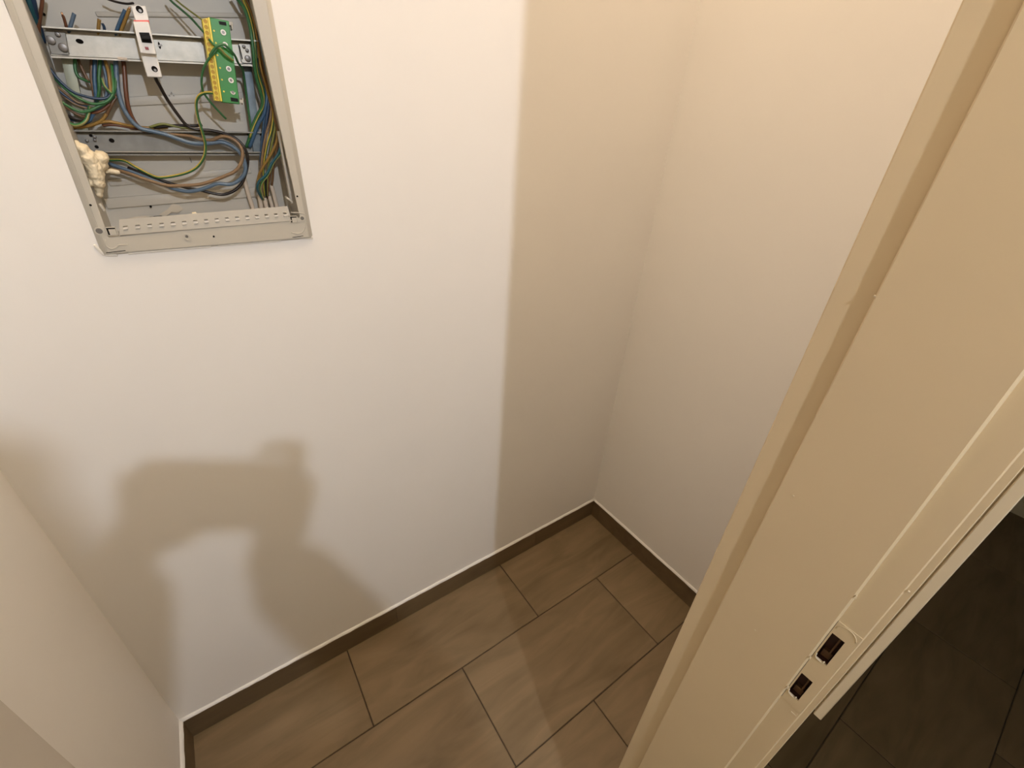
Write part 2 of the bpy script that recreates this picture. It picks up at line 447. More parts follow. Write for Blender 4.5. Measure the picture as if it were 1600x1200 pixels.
# outline of the flange (front, x z), slightly out of square as installed
OBL, OBR = (-1.3025, 1.2940), (-.9968, 1.2978)
OTL, OTR = (-1.2930, 1.694), (-.9998, 1.700)
IBL, IBR = (-1.2862, 1.3205), (-1.0138, 1.3360)
ITL, ITR = (-1.2757, 1.672), (-1.0270, 1.676)
def lerp2(a, b, t): return (a[0] + (b[0] - a[0]) * t, a[1] + (b[1] - a[1]) * t)
def ring(mb, o4, i4, yo, yi, yb):
    """frame between outline o4 (depth yo) and i4 (depth yi), closed at the back yb"""
    vs = [(x, yo, z) for x, z in o4] + [(x, yi, z) for x, z in i4] + [(x, yb, z) for x, z in o4] + [(x, yb, z) for x, z in i4]
    fs = []
    for k in range(4):
        j = (k + 1) % 4
        fs += [(k, j, 4 + j, 4 + k), (8 + k, 12 + k, 12 + j, 8 + j), (k, 8 + k, 8 + j, j), (4 + k, 4 + j, 12 + j, 12 + k)]
    return mb.add(vs, fs)
O4 = [OBL, OBR, OTR, OTL]; I4 = [IBL, IBR, ITR, ITL]
B4 = [(OBL[0] + .0075, OBL[1] + .0035), (OBR[0] - .0075, OBR[1] + .0035), (OTR[0] - .0075, OTR[1] - .006), (OTL[0] + .0075, OTL[1] - .006)]
fr = MB()
ring(fr, O4, B4, -.0006, -.0058, .004)     # sloping outer border
ring(fr, B4, I4, -.0058, -.0052, .004)
frame = obj('flange', fr, 'abs', panel, bevel=.0006, seg=1)
# box behind: side walls and back
bx = MB()
D = .088
W4 = [(-1.2885, 1.312), (-1.0095, 1.322), (-1.0225, 1.68), (-1.279, 1.68)]
for k in range(4):
    a, b = W4[k], W4[(k + 1) % 4]
    n = Vector((b[1] - a[1], 0, -(b[0] - a[0]))).normalized() * .0025
    q = [(a[0], a[1]), (b[0], b[1]), (b[0] + n.x, b[1] + n.z), (a[0] + n.x, a[1] + n.z)]
    slab(bx, q, .0045, D + .003)
slab(bx, W4, D, D + .003)
box_ = obj('back_box', bx, 'abs_back', panel)
# moulded ribs and fields on the back plate
rb = MB()
def px_bar(mb, a, b, w, y0, y1):
    """bar between two (x, y, z) points, width w across (in the wall plane)"""
    a, b = Vector(a), Vector(b); d = (b - a); n = Vector((-d.z, 0, d.x)).normalized() * w * .5
    p = [(a.x - n.x, a.z - n.z), (b.x - n.x, b.z - n.z), (b.x + n.x, b.z + n.z), (a.x + n.x, a.z + n.z)]
    return slab(mb, p, y0, y1)
px_bar(rb, (-1.2875, 0.086, 1.4902), (-1.0402, 0.086, 1.52), .012, .0845, .089)
px_bar(rb, (-1.2154, 0.086, 1.6026), (-1.016, 0.086, 1.6307), .006, .0850, .089)
px_bar(rb, (-1.2707, 0.086, 1.3854), (-1.0654, 0.086, 1.405), .010, .0850, .089)
px_bar(rb, (-1.2843, 0.086, 1.3552), (-1.065, 0.086, 1.3685), .016, .0835, .089)
obj('moulded_rib', rb, 'abs_back', box_, bevel=.0012, seg=2)
mk = MB()
for (u, v) in ((264.5, 149.5), (271, 149.5), (267.5, 145)):
    pass
for c in ((-1.1568, 0.0838, 1.5111), (-1.151, 0.0838, 1.5116), (-1.1528, 0.0838, 1.5156)):
    mk.prism([(c[0] - .0014, c[2] - .0008), (c[0] + .0014, c[2] - .0008), (c[0], c[2] + .0012)], 1, .0835, .0850)
obj('moulded_mark', mk, 'bolt', box_)
kn = MB()
for c, r in (((-1.2618, 0.0855, 1.3546), .0062), ):
    kn.annulus((c[0], c[2]), r * .72, r, 1, .0848, .0888, n=18)
obj('knockout', kn, 'abs_back', box_, smooth=False)
for c, r in (((-1.2277, 0.083, 1.3489), .0017), ((-1.2721, 0.086, 1.5941), .0019)):
    obj('pin_hole', MB().disc((c[0], c[2]), r, 1, c[1] - .001, c[1] + .003, n=10), 'dark', box_)
obj('floor_slot', px_bar(MB(), (-1.234, 0.083, 1.3317), (-1.0812, 0.083, 1.3348), .0022, .0825, .0885), 'dark', box_)
# right inner edge: a fold with a snap tongue
obj('snap_tongue', px_bar(MB(), (-1.0285, 0.012, 1.3699), (-1.02, 0.004, 1.3612), .003, .002, .016), 'abs', panel, bevel=.0006)
obj('snap_tongue', px_bar(MB(), (-1.2827, 0.01, 1.3663), (-1.2806, 0.006, 1.3562), .003, .006, .016), 'abs', panel, bevel=.0006)
obj('side_fold', px_bar(MB(), (-1.0177, 0.02, 1.4712), (-1.0187, 0.02, 1.3567), .004, .020, .032), 'abs_back', panel, bevel=.001)

# uprights behind the rails
obj('upright_bar', px_bar(MB(), (-1.2594, 0.062, 1.5677), (-1.2752, 0.062, 1.4578), .0125, .060, .066), 'grey_green', panel, bevel=.0006)
obj('upright_bar', px_bar(MB(), (-1.0396, 0.064, 1.5701), (-1.0511, 0.064, 1.4337), .0135, .062, .068), 'zinc_blue', panel, bevel=.0006)

# upper mounting rail (hat profile)
def hat_rail(name, p00, p10, p01, p11, yface, mat, lip=.005, ylip=.010):
    """p00 p10: left/right ends of the top edge, p01 p11: of the bottom edge"""
    a, b, c, d = [Vector(p) for p in (p00, p10, p01, p11)]
    h = (a - c).length
    sec = [(0, -ylip * 1.5), (lip * .34 / h, -ylip * 1.5), (lip * .36 / h, .006), (lip * .98 / h, .006), (lip * 1.0 / h, 0), (1 - lip * .95 / h, 0), (1 - lip * .90 / h, -.0035), (1 - lip * .62 / h, -.0035), (1 - lip * .58 / h, -.001), (1 - lip * .42 / h, -.001), (1 - lip * .38 / h, -ylip * .9), (1, -ylip * .9)]
    t = .0011; vs = []; fs = []
    for (top, bot) in ((a, c), (b, d)):
        for off in (0, t):
            for s, dy in sec:
                p = top.lerp(bot, s); vs.append((p.x, yface + dy + off, p.z))
    n = len(sec)
    for k in range(n - 1):
        fs += [(k, k + 1, 2 * n + k + 1, 2 * n + k), (n + k, 3 * n + k, 3 * n + k + 1, n + k + 1)]
    fs += [tuple(range(n)) + tuple(range(n, 2 * n))[::-1], tuple(range(2 * n, 3 * n)) + tuple(range(3 * n, 4 * n))[::-1]]
    fs += [(0, 2 * n, 3 * n, n), (n - 1, 2 * n - 1, 4 * n - 1, 3 * n - 1)]
    return obj(name, MB().add(vs, fs), mat, panel)
rail = hat_rail('mounting_rail', (-1.2736, 0.04, 1.5765), (-1.0204, 0.04, 1.5941), (-1.2768, 0.04, 1.5434), (-1.0286, 0.04, 1.56), .050, 'zinc')
def slot(parent, c, w, h, y, mat='dark', name='slot'):
    m = MB(); m.prism([(c[0] + w * math.cos(2 * math.pi * k / 14), c[2] + h * math.sin(2 * math.pi * k / 14)) for k in range(14)], 1, y - .0006, y + .0004)
    return obj(name, m, mat, parent)
def bolt(parent, c, r, y, name='bolt'):
    m = MB().disc((c[0], c[2]), r, 1, y - .0035, y, n=14)
    o = obj(name, m, 'bolt', parent, bevel=.001)
    return o
# end plates riveted on the rail ends
pl = MB()
slab(pl, [(p[0], p[2]) for p in ((-1.2764, 0.046, 1.5466), (-1.2577, 0.046, 1.5473), (-1.253, 0.046, 1.574), (-1.2744, 0.046, 1.5731))], .0465, .0495)
ep = obj('end_plate', pl, 'zinc_dull', rail, bevel=.0008, seg=1)
pl = MB()
slab(pl, [(p[0], p[2]) for p in ((-1.0494, 0.046, 1.5606), (-1.0275, 0.046, 1.5612), (-1.0285, 0.046, 1.5899), (-1.0484, 0.046, 1.5882))], .0465, .0495)
ep2 = obj('end_plate', pl, 'zinc', rail, bevel=.0008, seg=1)
bolt(ep, (-1.271, 0.046, 1.5629), .0048, .0465); bolt(ep, (-1.261, 0.046, 1.5563), .0050, .0465, 'rivet')
bolt(ep, (-1.2616, 0.046, 1.5702), .0028, .0465, 'rivet')
bolt(ep2, (-1.0393, 0.046, 1.5695), .0043, .0465); bolt(ep2, (-1.0414, 0.046, 1.5843), .0024, .0465, 'rivet'); bolt(ep2, (-1.0379, 0.046, 1.5799), .0024, .0465, 'rivet')
obj('end_gap', px_bar(MB(), (-1.0478, 0.049, 1.5853), (-1.047, 0.049, 1.5676), .0014, .0462, .0495), 'dark', rail)
slot(rail, (-1.2417, 0.05, 1.5659), .0040, .0027, .0497)
slot(rail, (-1.1521, 0.05, 1.5725), .0014, .0042, .0497)
obj('torn_tab', px_bar(MB(), (-1.1539, 0.049, 1.5715), (-1.1488, 0.049, 1.5736), .0018, .0478, .0502), 'bolt', rail)
obj('paper_tab', px_bar(MB(), (-1.2058, 0.044, 1.551), (-1.1951, 0.044, 1.5511), .0026, .0385, .0405), 'sheath', rail)

# lower mounting rail, duller
rail2 = hat_rail('mounting_rail', (-1.2903, 0.062, 1.4587), (-1.0291, 0.062, 1.4681), (-1.2902, 0.062, 1.4257), (-1.0366, 0.062, 1.4311), .070, 'zinc_dull', ylip=.009)
obj('lip_highlight', px_bar(MB(), (-1.2588, 0.058, 1.4318), (-1.0403, 0.058, 1.4364), .0016, .0575, .0605), 'zinc', rail2, bevel=.0004, seg=1)  # added brighter strip; the lip's lit line is put into its colour
for c, r in (((-1.2692, 0.07, 1.452), .0019), ((-1.2674, 0.07, 1.4373), .0022), ((-1.2469, 0.07, 1.4465), .0030)):
    slot(rail2, c, r * 1.1, r, .0697)
for c in ((-1.2653, 0.07, 1.4504), (-1.2758, 0.07, 1.445), (-1.2664, 0.07, 1.4462)):
    bolt(rail2, c, .0021, .0698, 'rivet')
obj('back_scratch', px_bar(MB(), (-1.1529, 0.085, 1.4241), (-1.1522, 0.085, 1.4164), .0012, .0855, .0885), 'bolt', panel)

# comb-like cable strip along the bottom of the opening
st = MB()
A, B_, C_, D_ = (-1.2669, 0, 1.3447), (-1.0303, 0, 1.3557), (-1.2727, -0.0065, 1.3225), (-1.0287, -0.0065, 1.3318)
def on_strip(s, t, up=0.0):
    a = Vector(A).lerp(Vector(B_), s); c = Vector(C_).lerp(Vector(D_), s)
    p = a.lerp(c, t); return Vector((p.x, p.y - up, p.z + up * .4))
def strip_block(mb, s0, s1, t0, t1, up, th=.003):
    b = [on_strip(s0, t0, up), on_strip(s1, t0, up), on_strip(s1, t1, up), on_strip(s0, t1, up)]
    e = [p + Vector((0, th, -th * .5)) for p in b]
    return mb.hexa([tuple(p) for p in e], [tuple(p) for p in b])
strip_block(st, 0, 1, 0, .42, 0); strip_block(st, 0, 1, .64, 1, 0)
NT = 16
for k in range(NT + 1):
    c = k / NT
    strip_block(st, max(0, c - .021), min(1, c + .019), .42, .64, 0)
strip_block(st, 0, 1, .94, 1, 0, th=.010)
strip = obj('comb_strip', st, 'abs_strip', panel)
nb = MB()
for k in range(NT):
    c = (k + .5) / NT
    strip_block(nb, c - .012, c + .012, .54, .66, .0022, th=.0015)
nbo = obj('comb_tooth', nb, 'abs', strip); nbo['kind'] = 'stuff'
obj('filler_crumb', px_bar(MB(), (-1.1734, 0.006, 1.3489), (-1.1673, 0.006, 1.3492), .003, .001, .005), 'foam', panel, bevel=.001)
obj('filler_crumb', px_bar(MB(), (-1.1274, 0.006, 1.346), (-1.1218, 0.006, 1.3462), .003, .001, .005), 'foam', panel, bevel=.001)
def smear(pts, y):
    n = len(pts); c = Vector((sum(p[0] for p in pts) / n, y - .0009, sum(p[2] for p in pts) / n))
    return MB().add([c] + [(p[0], y + .0006, p[2]) for p in pts], [(0, k + 1, (k + 1) % n + 1) for k in range(n)])
obj('filler_smear', smear([(-1.2207, 0.083, 1.3353), (-1.2058, 0.083, 1.344), (-1.1961, 0.083, 1.3529), (-1.1871, 0.083, 1.3495), (-1.1842, 0.083, 1.3432), (-1.1932, 0.083, 1.3372), (-1.2019, 0.083, 1.3386), (-1.2128, 0.083, 1.3318)], .0835), 'smear', panel, smooth=True)
obj('filler_smear', smear([(-1.2665, 0.083, 1.3312), (-1.254, 0.083, 1.3337), (-1.2399, 0.083, 1.3351), (-1.2282, 0.083, 1.3335), (-1.2329, 0.083, 1.3296), (-1.2525, 0.083, 1.3275)], .0835), 'smear', panel, smooth=True)

# corner lugs with latch windows and screw holes
def lug(cw, ch, ring_pts, hole_r=.0042):
    """latch window, screw hole and raised rim of one bottom corner"""
    w = Vector(cw)
    m = MB(); y = -.0064
    for dx0, dx1, dz0, dz1 in ((-.0068, -.0052, -.0062, .0062), (.0052, .0068, -.0062, .0062), (-.0068, .0068, -.0062, -.005), (-.0068, .0068, .005, .0062)):
        m.box(w.x + dx0, w.x + dx1, y, -.004, w.z + dz0, w.z + dz1)
    o = obj('latch_window', m, 'abs', frame, bevel=.0003, seg=1)
    obj('window_void', MB().box(w.x - .0053, w.x + .0053, -.0060, -.004, w.z - .005, w.z + .005), 'dark', o)
    obj('latch', MB().box(w.x - .0030, w.x + .0050, -.0068, -.0045, w.z - .0048, w.z + .0032), 'abs', o)
    c = Vector(ch)
    obj('screw_hole', MB().disc((c.x, c.z), hole_r, 1, -.0062, -.004, n=14), 'hole_grey', frame)
    obj('hole_rim', MB().annulus((c.x, c.z), hole_r, hole_r + .0016, 1, -.0066, -.0045, n=18), 'abs', frame)
    obj('corner_rib', MB().tube(ring_pts, .0009, n=6, sub=4), 'abs', frame, smooth=True)
M['hole_grey'] = plain('shaded_grey_plastic', (0.16, 0.15, 0.135), 0.6)
lug((-1.28, -0.0058, 1.3294), (-1.2939, -0.0058, 1.3308), [(-1.2912, -0.0058, 1.3185), (-1.2927, -0.0058, 1.3092), (-1.2884, -0.0058, 1.3041), (-1.2809, -0.0058, 1.3063), (-1.2785, -0.0058, 1.309), (-1.267, -0.0058, 1.309)], .0040)
lug((-1.025, -0.0058, 1.3337), (-1.0106, -0.0058, 1.3352), [(-1.028, -0.0058, 1.3458), (-1.0091, -0.0058, 1.3439), (-1.0046, -0.0058, 1.3382), (-1.0073, -0.0058, 1.3227), (-1.0136, -0.0058, 1.3118), (-1.0229, -0.0058, 1.309), (-1.0333, -0.0058, 1.3119)], .0032)
obj('parting_line', px_bar(MB(), (-1.296, -0.006, 1.299), (-1.2727, -0.006, 1.3003), .0009, -.0062, -.0045), 'dark', frame)
obj('parting_line', px_bar(MB(), (-1.0328, -0.006, 1.3029), (-1.0139, -0.006, 1.3044), .0009, -.0062, -.0045), 'dark', frame)
tb = (-1.1899, -0.0058, 1.3151)
obj('middle_lug', MB().annulus((tb[0], tb[2]), .0032, .0058, 1, -.0068, -.0045, n=18), 'abs', frame)
obj('lug_hole', MB().disc((tb[0], tb[2] + .0005), .0020, 1, -.0066, -.0045, n=10), 'hole_grey', frame)
for c in ((-1.1531, -0.0058, 1.313), (-1.2918, -0.0058, 1.3668), (-1.0121, -0.0058, 1.3722)):
    obj('pin_hole', MB().disc((c[0], c[2]), .0015, 1, -.0062, -.0045, n=10), 'dark', frame)
# plaster crumbs left along the lower edge of the flange
pm = MB()
for a, b, w in (((-1.3064, -0.001, 1.3111), (-1.3, -0.001, 1.2943), .004), ((-1.2997, -0.001, 1.2953), (-1.2845, -0.001, 1.2929), .004), ((-1.2716, -0.001, 1.2946), (-1.1606, -0.001, 1.2963), .0035), ((-1.1512, -0.001, 1.2966), (-1.0512, -0.001, 1.2975), .0028), ((-1.0222, -0.001, 1.3011), (-0.9967, -0.001, 1.2993), .006)):
    px_bar(pm, a, b, w, -.0026, .0005)
obj('plaster_crumb', pm, 'plaster', panel, bevel=.0014)

# ------------------------------------------------------------------ single-pole breaker on the upper rail
brk = thing('circuit_breaker', (-1.1647, 0.04, 1.5753), 'white single-pole circuit breaker with black toggle clipped on the upper rail', 'breaker', None)
def P2(*p): return [(q[0], q[2]) for q in p]
bk = MB()
slab(bk, P2((-1.1782, 0.016, 1.5311), (-1.1601, 0.016, 1.5321), (-1.1597, 0.016, 1.5596), (-1.1778, 0.016, 1.5589)), .016, .047)
body = obj('terminal_housing', bk, 'white_plastic', brk, bevel=.0008, seg=1)
bk = slab(MB(), P2((-1.1724, 0.014, 1.5929), (-1.1565, 0.014, 1.5952), (-1.1564, 0.014, 1.6121), (-1.1725, 0.014, 1.6096)), .014, .047)
body_top = obj('terminal_housing', bk, 'white_plastic', brk, bevel=.0008, seg=1)
bk = MB()
slab(bk, P2((-1.1779, 0.004, 1.5578), (-1.1594, 0.004, 1.5582), (-1.1581, 0.004, 1.5942), (-1.1755, 0.004, 1.5921)), .006, .047)
nose = obj('front_block', bk, 'white_plastic', brk, bevel=.0008, seg=1)
def on_face(parent, name, mat, y, *p, th=.0008, bevel=0):
    return obj(name, slab(MB(), P2(*p), y, y + th), mat, parent, bevel=bevel)
on_face(body_top, 'red_band', 'red', .0132, (-1.1744, 0.0135, 1.5909), (-1.1574, 0.0135, 1.5933), (-1.1571, 0.0135, 1.5967), (-1.1744, 0.0135, 1.5942))
on_face(nose, 'toggle_recess', 'black', .0052, (-1.1722, 0.005, 1.5701), (-1.1608, 0.005, 1.5705), (-1.161, 0.005, 1.582), (-1.1724, 0.005, 1.5808))
tg = MB(); slab(tg, P2((-1.1715, -0.003, 1.573), (-1.1609, -0.003, 1.5737), (-1.1609, -0.003, 1.5785), (-1.1716, -0.003, 1.5775)), -.004, .006)
obj('toggle', tg, 'black', brk, bevel=.0008, seg=1)
on_face(nose, 'flag_window', 'dark_red', .0052, (-1.1707, 0.005, 1.5622), (-1.1667, 0.005, 1.5624), (-1.1669, 0.005, 1.5655), (-1.1708, 0.005, 1.5654))
for c, r, own in (((-1.1641, 0.014, 1.6069), .0040, body_top), ((-1.1668, 0.016, 1.5412), .0036, body)):
    o = obj('screw_well', MB().annulus((c[0], c[2]), r, r + .0009, 1, c[1] - .0005, c[1] + .004, n=16), 'white_plastic', own)
    obj('well_void', MB().disc((c[0], c[2]), r, 1, c[1] - .0004, c[1] + .0003, n=16), 'dark', o)
    obj('screw', MB().disc((c[0] + .0004, c[2] - .0012), r * .45, 1, c[1] - .0009, c[1] + .0003, n=12), 'bolt', o)

# ------------------------------------------------------------------ green and yellow earth terminal block
ter = thing('terminal_block', (-1.078, 0.03, 1.5606), 'green earth terminal block with a yellow socket row clipped on the rail', 'terminal block', None)
tl, tr, bl_, br_ = (-1.0839, 0.008, 1.6099), (-1.0599, 0.008, 1.6091), (-1.0927, 0.008, 1.5066), (-1.0691, 0.008, 1.5058)
body = obj('body', slab(MB(), P2(bl_, br_, tr, tl), .008, .030), 'pcb_green', ter, bevel=.0008, seg=1)
ytl, ytr, ybl, ybr = (-1.0933, 0.006, 1.6069), (-1.0841, 0.006, 1.6097), (-1.1025, 0.006, 1.5084), (-1.0934, 0.006, 1.5078)
yel = obj('socket_row', slab(MB(), P2(ybl, ybr, ytr, ytl), .010, .030), 'yellow', ter, bevel=.0006, seg=1)
rim = slab(MB(), P2((-1.0951, 0.005, 1.5081), (-1.0926, 0.005, 1.5079), (-1.0838, 0.005, 1.6096), (-1.0863, 0.005, 1.6089)), .0055, .012)
obj('row_rim', rim, 'yellow', yel, bevel=.0003, seg=1)
NS = 15
for k in range(NS):
    t = (k + .5) / NS
    a = Vector(ytl).lerp(Vector(ybl), t); b = Vector(ytr).lerp(Vector(ybr), t)
    p = a.lerp(b, .40); r = .0026
    o = obj('socket', MB().annulus((p.x, p.z), r, r + .0007, 1, .0090, .0102, n=12), 'yellow', yel)
    obj('socket_hole', MB().disc((p.x, p.z), r, 1, .0096, .0101, n=12), 'ochre', o)
for c, full in (((-1.0703, 0.007, 1.5947), 1), ((-1.0714, 0.007, 1.58), 1), ((-1.0738, 0.007, 1.5508), 1), ((-1.0742, 0.007, 1.5364), 1), ((-1.0752, 0.007, 1.5213), 0)):
    r1 = .0035
    if full:
        o = obj('print_ring', MB().annulus((c[0], c[2]), r1 * .55, r1, 1, .0073, .0082, n=18), 'white_plastic', body)
    else:
        o = obj('print_ring', MB().tube([(c[0] + r1 * .8 * math.cos(a), .0077, c[2] + r1 * .8 * math.sin(a)) for a in [math.pi * (.9 + 1.1 * q / 8) for q in range(9)]], .0007, n=6, sub=1), 'white_plastic', body)
    obj('ring_screw', MB().disc((c[0], c[2]), r1 * .55, 1, .0074, .0082, n=12), 'bolt', o)
dt = MB()
for c in ((-1.0818, 0.007, 1.595), (-1.0829, 0.007, 1.5808), (-1.0845, 0.007, 1.5663), (-1.085, 0.007, 1.5508), (-1.0861, 0.007, 1.5361), (-1.0872, 0.007, 1.5211)):
    dt.disc((c[0], c[2]), .0012, 1, .0075, .0082, n=8)
obj('yellow_dot', dt, 'yellow', body)['kind'] = 'stuff'
for q in (((-1.073, 0.007, 1.6035), (-1.0642, 0.007, 1.6033), (-1.064, 0.007, 1.6073), (-1.0733, 0.007, 1.6071)), ((-1.0806, 0.007, 1.5092), (-1.0703, 0.007, 1.5087), (-1.0705, 0.007, 1.5133), (-1.0803, 0.007, 1.5142))):
    on_face(body, 'clip_slot', 'black', .0072, *q)
for q in (0, 1):
    cl = MB()
    if q == 0:
        px_bar(cl, (-1.0603, 0.02, 1.6073), (-1.0544, 0.02, 1.6078), .0045, .016, .03); px_bar(cl, (-1.0559, 0.02, 1.6087), (-1.0566, 0.02, 1.6004), .0016, .016, .03)
    else:
        px_bar(cl, (-1.0684, 0.02, 1.5102), (-1.0631, 0.02, 1.5101), .0045, .016, .03); px_bar(cl, (-1.0626, 0.02, 1.514), (-1.0637, 0.02, 1.5054), .0016, .016, .03)
    obj('rail_clip', cl, 'abs', ter, bevel=.0004, seg=1)

# ------------------------------------------------------------------ loose wires in the panel (each one a thing)
G_L = 'tangle of wires below the left end of the upper rail'
G_R = 'bundle of wires along the right side of the panel'
G_C = 'cut wire ends above the upper rail'
G_S = 'cable sheaths at the lower right of the panel'
def wire(label, mat, r, pts, group=None, tip=None, cat='wire', name='wire', n=8):
    o = obj(name, MB().tube(pts, r, n=n), mat, smooth=True)
    tag(o, label, cat, group)
    if tip:
        obj('copper_tip', MB().tube(tip, r * .62, sub=1), 'copper', o, smooth=True)
    return o

# cut ends sticking up above the rail
wire('short red-brown wire end with bare copper tip above the rail', 'w_rust', .0017, [(-1.2513, 0.058, 1.5753), (-1.2503, 0.054, 1.5825), (-1.2497, 0.052, 1.589), (-1.2498, 0.051, 1.5922)], G_C, tip=[(-1.2498, 0.051, 1.5919), (-1.2499, 0.0505, 1.5954)])
wire('short grey blue wire end alone above the left rail end', 'w_lblue', .0021, [(-1.2511, 0.058, 1.574), (-1.2461, 0.054, 1.5818), (-1.241, 0.052, 1.5897), (-1.2371, 0.051, 1.5961)], G_C)
wire('short ochre wire end standing upright above the rail', 'w_ochre', .0020, [(-1.22, 0.058, 1.576), (-1.2161, 0.055, 1.5854), (-1.2125, 0.053, 1.5939)], G_C)
wire('tiny dark stub beside the upright ochre wire end', 'w_navy', .0017, [(-1.2115, 0.058, 1.5793), (-1.2101, 0.056, 1.5863), (-1.2107, 0.054, 1.5895)], G_C)
wire('blue slanted wire end beside a brown one left of the breaker', 'w_blue', .0021, [(-1.2008, 0.058, 1.5779), (-1.1948, 0.055, 1.5876), (-1.187, 0.052, 1.5989), (-1.1802, 0.05, 1.6083)], G_C)
wire('brown slanted wire end beside a blue one left of the breaker', 'w_ochre', .0021, [(-1.1957, 0.058, 1.5785), (-1.1897, 0.055, 1.5883), (-1.1819, 0.051, 1.5995), (-1.1751, 0.048, 1.6098)], G_C, tip=[(-1.1753, 0.048, 1.6095), (-1.1738, 0.0475, 1.6121)])

# left edge, upper
wire('teal wire running down the upper left edge of the panel', 'w_teal', .0030, [(-1.2771, 0.045, 1.6113), (-1.2782, 0.05, 1.6006), (-1.2798, 0.06, 1.5888), (-1.2827, 0.076, 1.5714), (-1.2853, 0.082, 1.5591)], 'wires down the upper left edge of the panel')
wire('navy wire running down the upper left edge of the panel', 'w_navy', .0028, [(-1.2722, 0.045, 1.6121), (-1.2739, 0.05, 1.6013), (-1.2774, 0.06, 1.5904), (-1.2803, 0.076, 1.5744), (-1.283, 0.082, 1.5622)], 'wires down the upper left edge of the panel')
wire('brown wire running down the upper left edge of the panel', 'w_rust', .0020, [(-1.2613, 0.056, 1.6154), (-1.2669, 0.058, 1.6027), (-1.2738, 0.062, 1.5892), (-1.281, 0.068, 1.5756), (-1.2848, 0.078, 1.5644)], 'wires down the upper left edge of the panel')
wire('thin dark wire arriving from above at the breaker top', 'w_black', .0014, [(-1.2024, 0.06, 1.6205), (-1.1938, 0.058, 1.6176), (-1.1846, 0.055, 1.616), (-1.1756, 0.045, 1.6149), (-1.1689, 0.034, 1.6152)])

# tangle below the rail, left
wire('light blue thick wire hanging from the rail and looping to the foam', 'w_lblue', .0030, [(-1.2067, 0.066, 1.5603), (-1.2102, 0.06, 1.5462), (-1.2142, 0.056, 1.5306), (-1.2176, 0.054, 1.5149), (-1.2188, 0.053, 1.5015), (-1.2183, 0.052, 1.4887), (-1.2142, 0.052, 1.4751), (-1.2064, 0.052, 1.4655), (-1.1925, 0.052, 1.4619), (-1.1775, 0.052, 1.4583), (-1.1625, 0.05, 1.4528), (-1.1453, 0.048, 1.4477), (-1.1263, 0.046, 1.4476), (-1.1051, 0.044, 1.4507), (-1.0908, 0.043, 1.4456), (-1.0803, 0.042, 1.4345), (-1.0771, 0.042, 1.419), (-1.0807, 0.042, 1.4051), (-1.0913, 0.043, 1.3939), (-1.1064, 0.044, 1.3868), (-1.1249, 0.045, 1.3879), (-1.139, 0.046, 1.3829), (-1.1548, 0.047, 1.3781), (-1.1713, 0.048, 1.3762), (-1.1876, 0.05, 1.3802), (-1.2025, 0.053, 1.3876), (-1.2171, 0.058, 1.3947), (-1.2364, 0.068, 1.4039), (-1.2609, 0.074, 1.414)])
wire('rust brown thick wire hanging straight down left of the breaker shadow', 'w_rust', .0028, [(-1.1993, 0.066, 1.5612), (-1.201, 0.062, 1.5481), (-1.2046, 0.06, 1.5317), (-1.2088, 0.058, 1.5142), (-1.2119, 0.058, 1.498), (-1.2127, 0.059, 1.4833), (-1.2099, 0.062, 1.4701), (-1.2027, 0.066, 1.4601)])
wire('dark blue wire crossing from the panel edge into the left tangle', 'w_navy', .0019, [(-1.2893, 0.05, 1.5467), (-1.2839, 0.05, 1.532), (-1.2787, 0.048, 1.5189), (-1.2691, 0.047, 1.5066), (-1.2558, 0.046, 1.5016), (-1.2425, 0.046, 1.5), (-1.2319, 0.048, 1.5028), (-1.2244, 0.052, 1.5112)], G_L)
wire('navy wire below the first one coming out of the panel edge', 'w_navy', .0018, [(-1.2894, 0.056, 1.5275), (-1.2866, 0.055, 1.5133), (-1.28, 0.054, 1.502), (-1.2685, 0.054, 1.4923), (-1.2575, 0.056, 1.4884)], G_L)
wire('green wire hanging at the far left below the rail end', 'w_green', .0019, [(-1.2529, 0.064, 1.5533), (-1.2556, 0.06, 1.542), (-1.2579, 0.058, 1.5337), (-1.2575, 0.057, 1.5256), (-1.2522, 0.058, 1.5217), (-1.2461, 0.062, 1.5202)], G_L)
wire('brown wire slanting beside the leftmost green wire', 'w_brown', .0020, [(-1.2514, 0.066, 1.5522), (-1.2513, 0.063, 1.5419), (-1.25, 0.061, 1.531), (-1.2486, 0.06, 1.5206)], G_L)
wire('tan brown wire hanging in the tangle beside a dark blue one', 'w_brown', .0019, [(-1.2346, 0.066, 1.5541), (-1.2383, 0.062, 1.5418), (-1.2436, 0.06, 1.5264), (-1.2463, 0.059, 1.5125), (-1.2484, 0.06, 1.5)], G_L)
wire('slate blue wire hanging in the middle of the tangle', 'w_blue', .0024, [(-1.2298, 0.066, 1.5562), (-1.2347, 0.061, 1.5422), (-1.2399, 0.058, 1.5266), (-1.2438, 0.057, 1.5111), (-1.2476, 0.058, 1.4954)], G_L)
wire('bright green wire hanging in the middle of the tangle', 'w_green', .0021, [(-1.224, 0.066, 1.5568), (-1.2289, 0.06, 1.5427), (-1.2348, 0.057, 1.5271), (-1.2394, 0.056, 1.5115), (-1.2463, 0.057, 1.4971)], G_L)
wire('ochre wire slanting down through the tangle', 'w_ochre', .0020, [(-1.2215, 0.064, 1.5555), (-1.2216, 0.058, 1.5434), (-1.2222, 0.054, 1.532), (-1.2247, 0.052, 1.5203), (-1.2268, 0.051, 1.5078)], G_L)
wire('violet grey wire slanting behind the ochre one', 'w_lblue', .0018, [(-1.2248, 0.066, 1.5524), (-1.2259, 0.062, 1.5394), (-1.2271, 0.06, 1.5264), (-1.2309, 0.059, 1.5123), (-1.2359, 0.058, 1.501)], G_L)
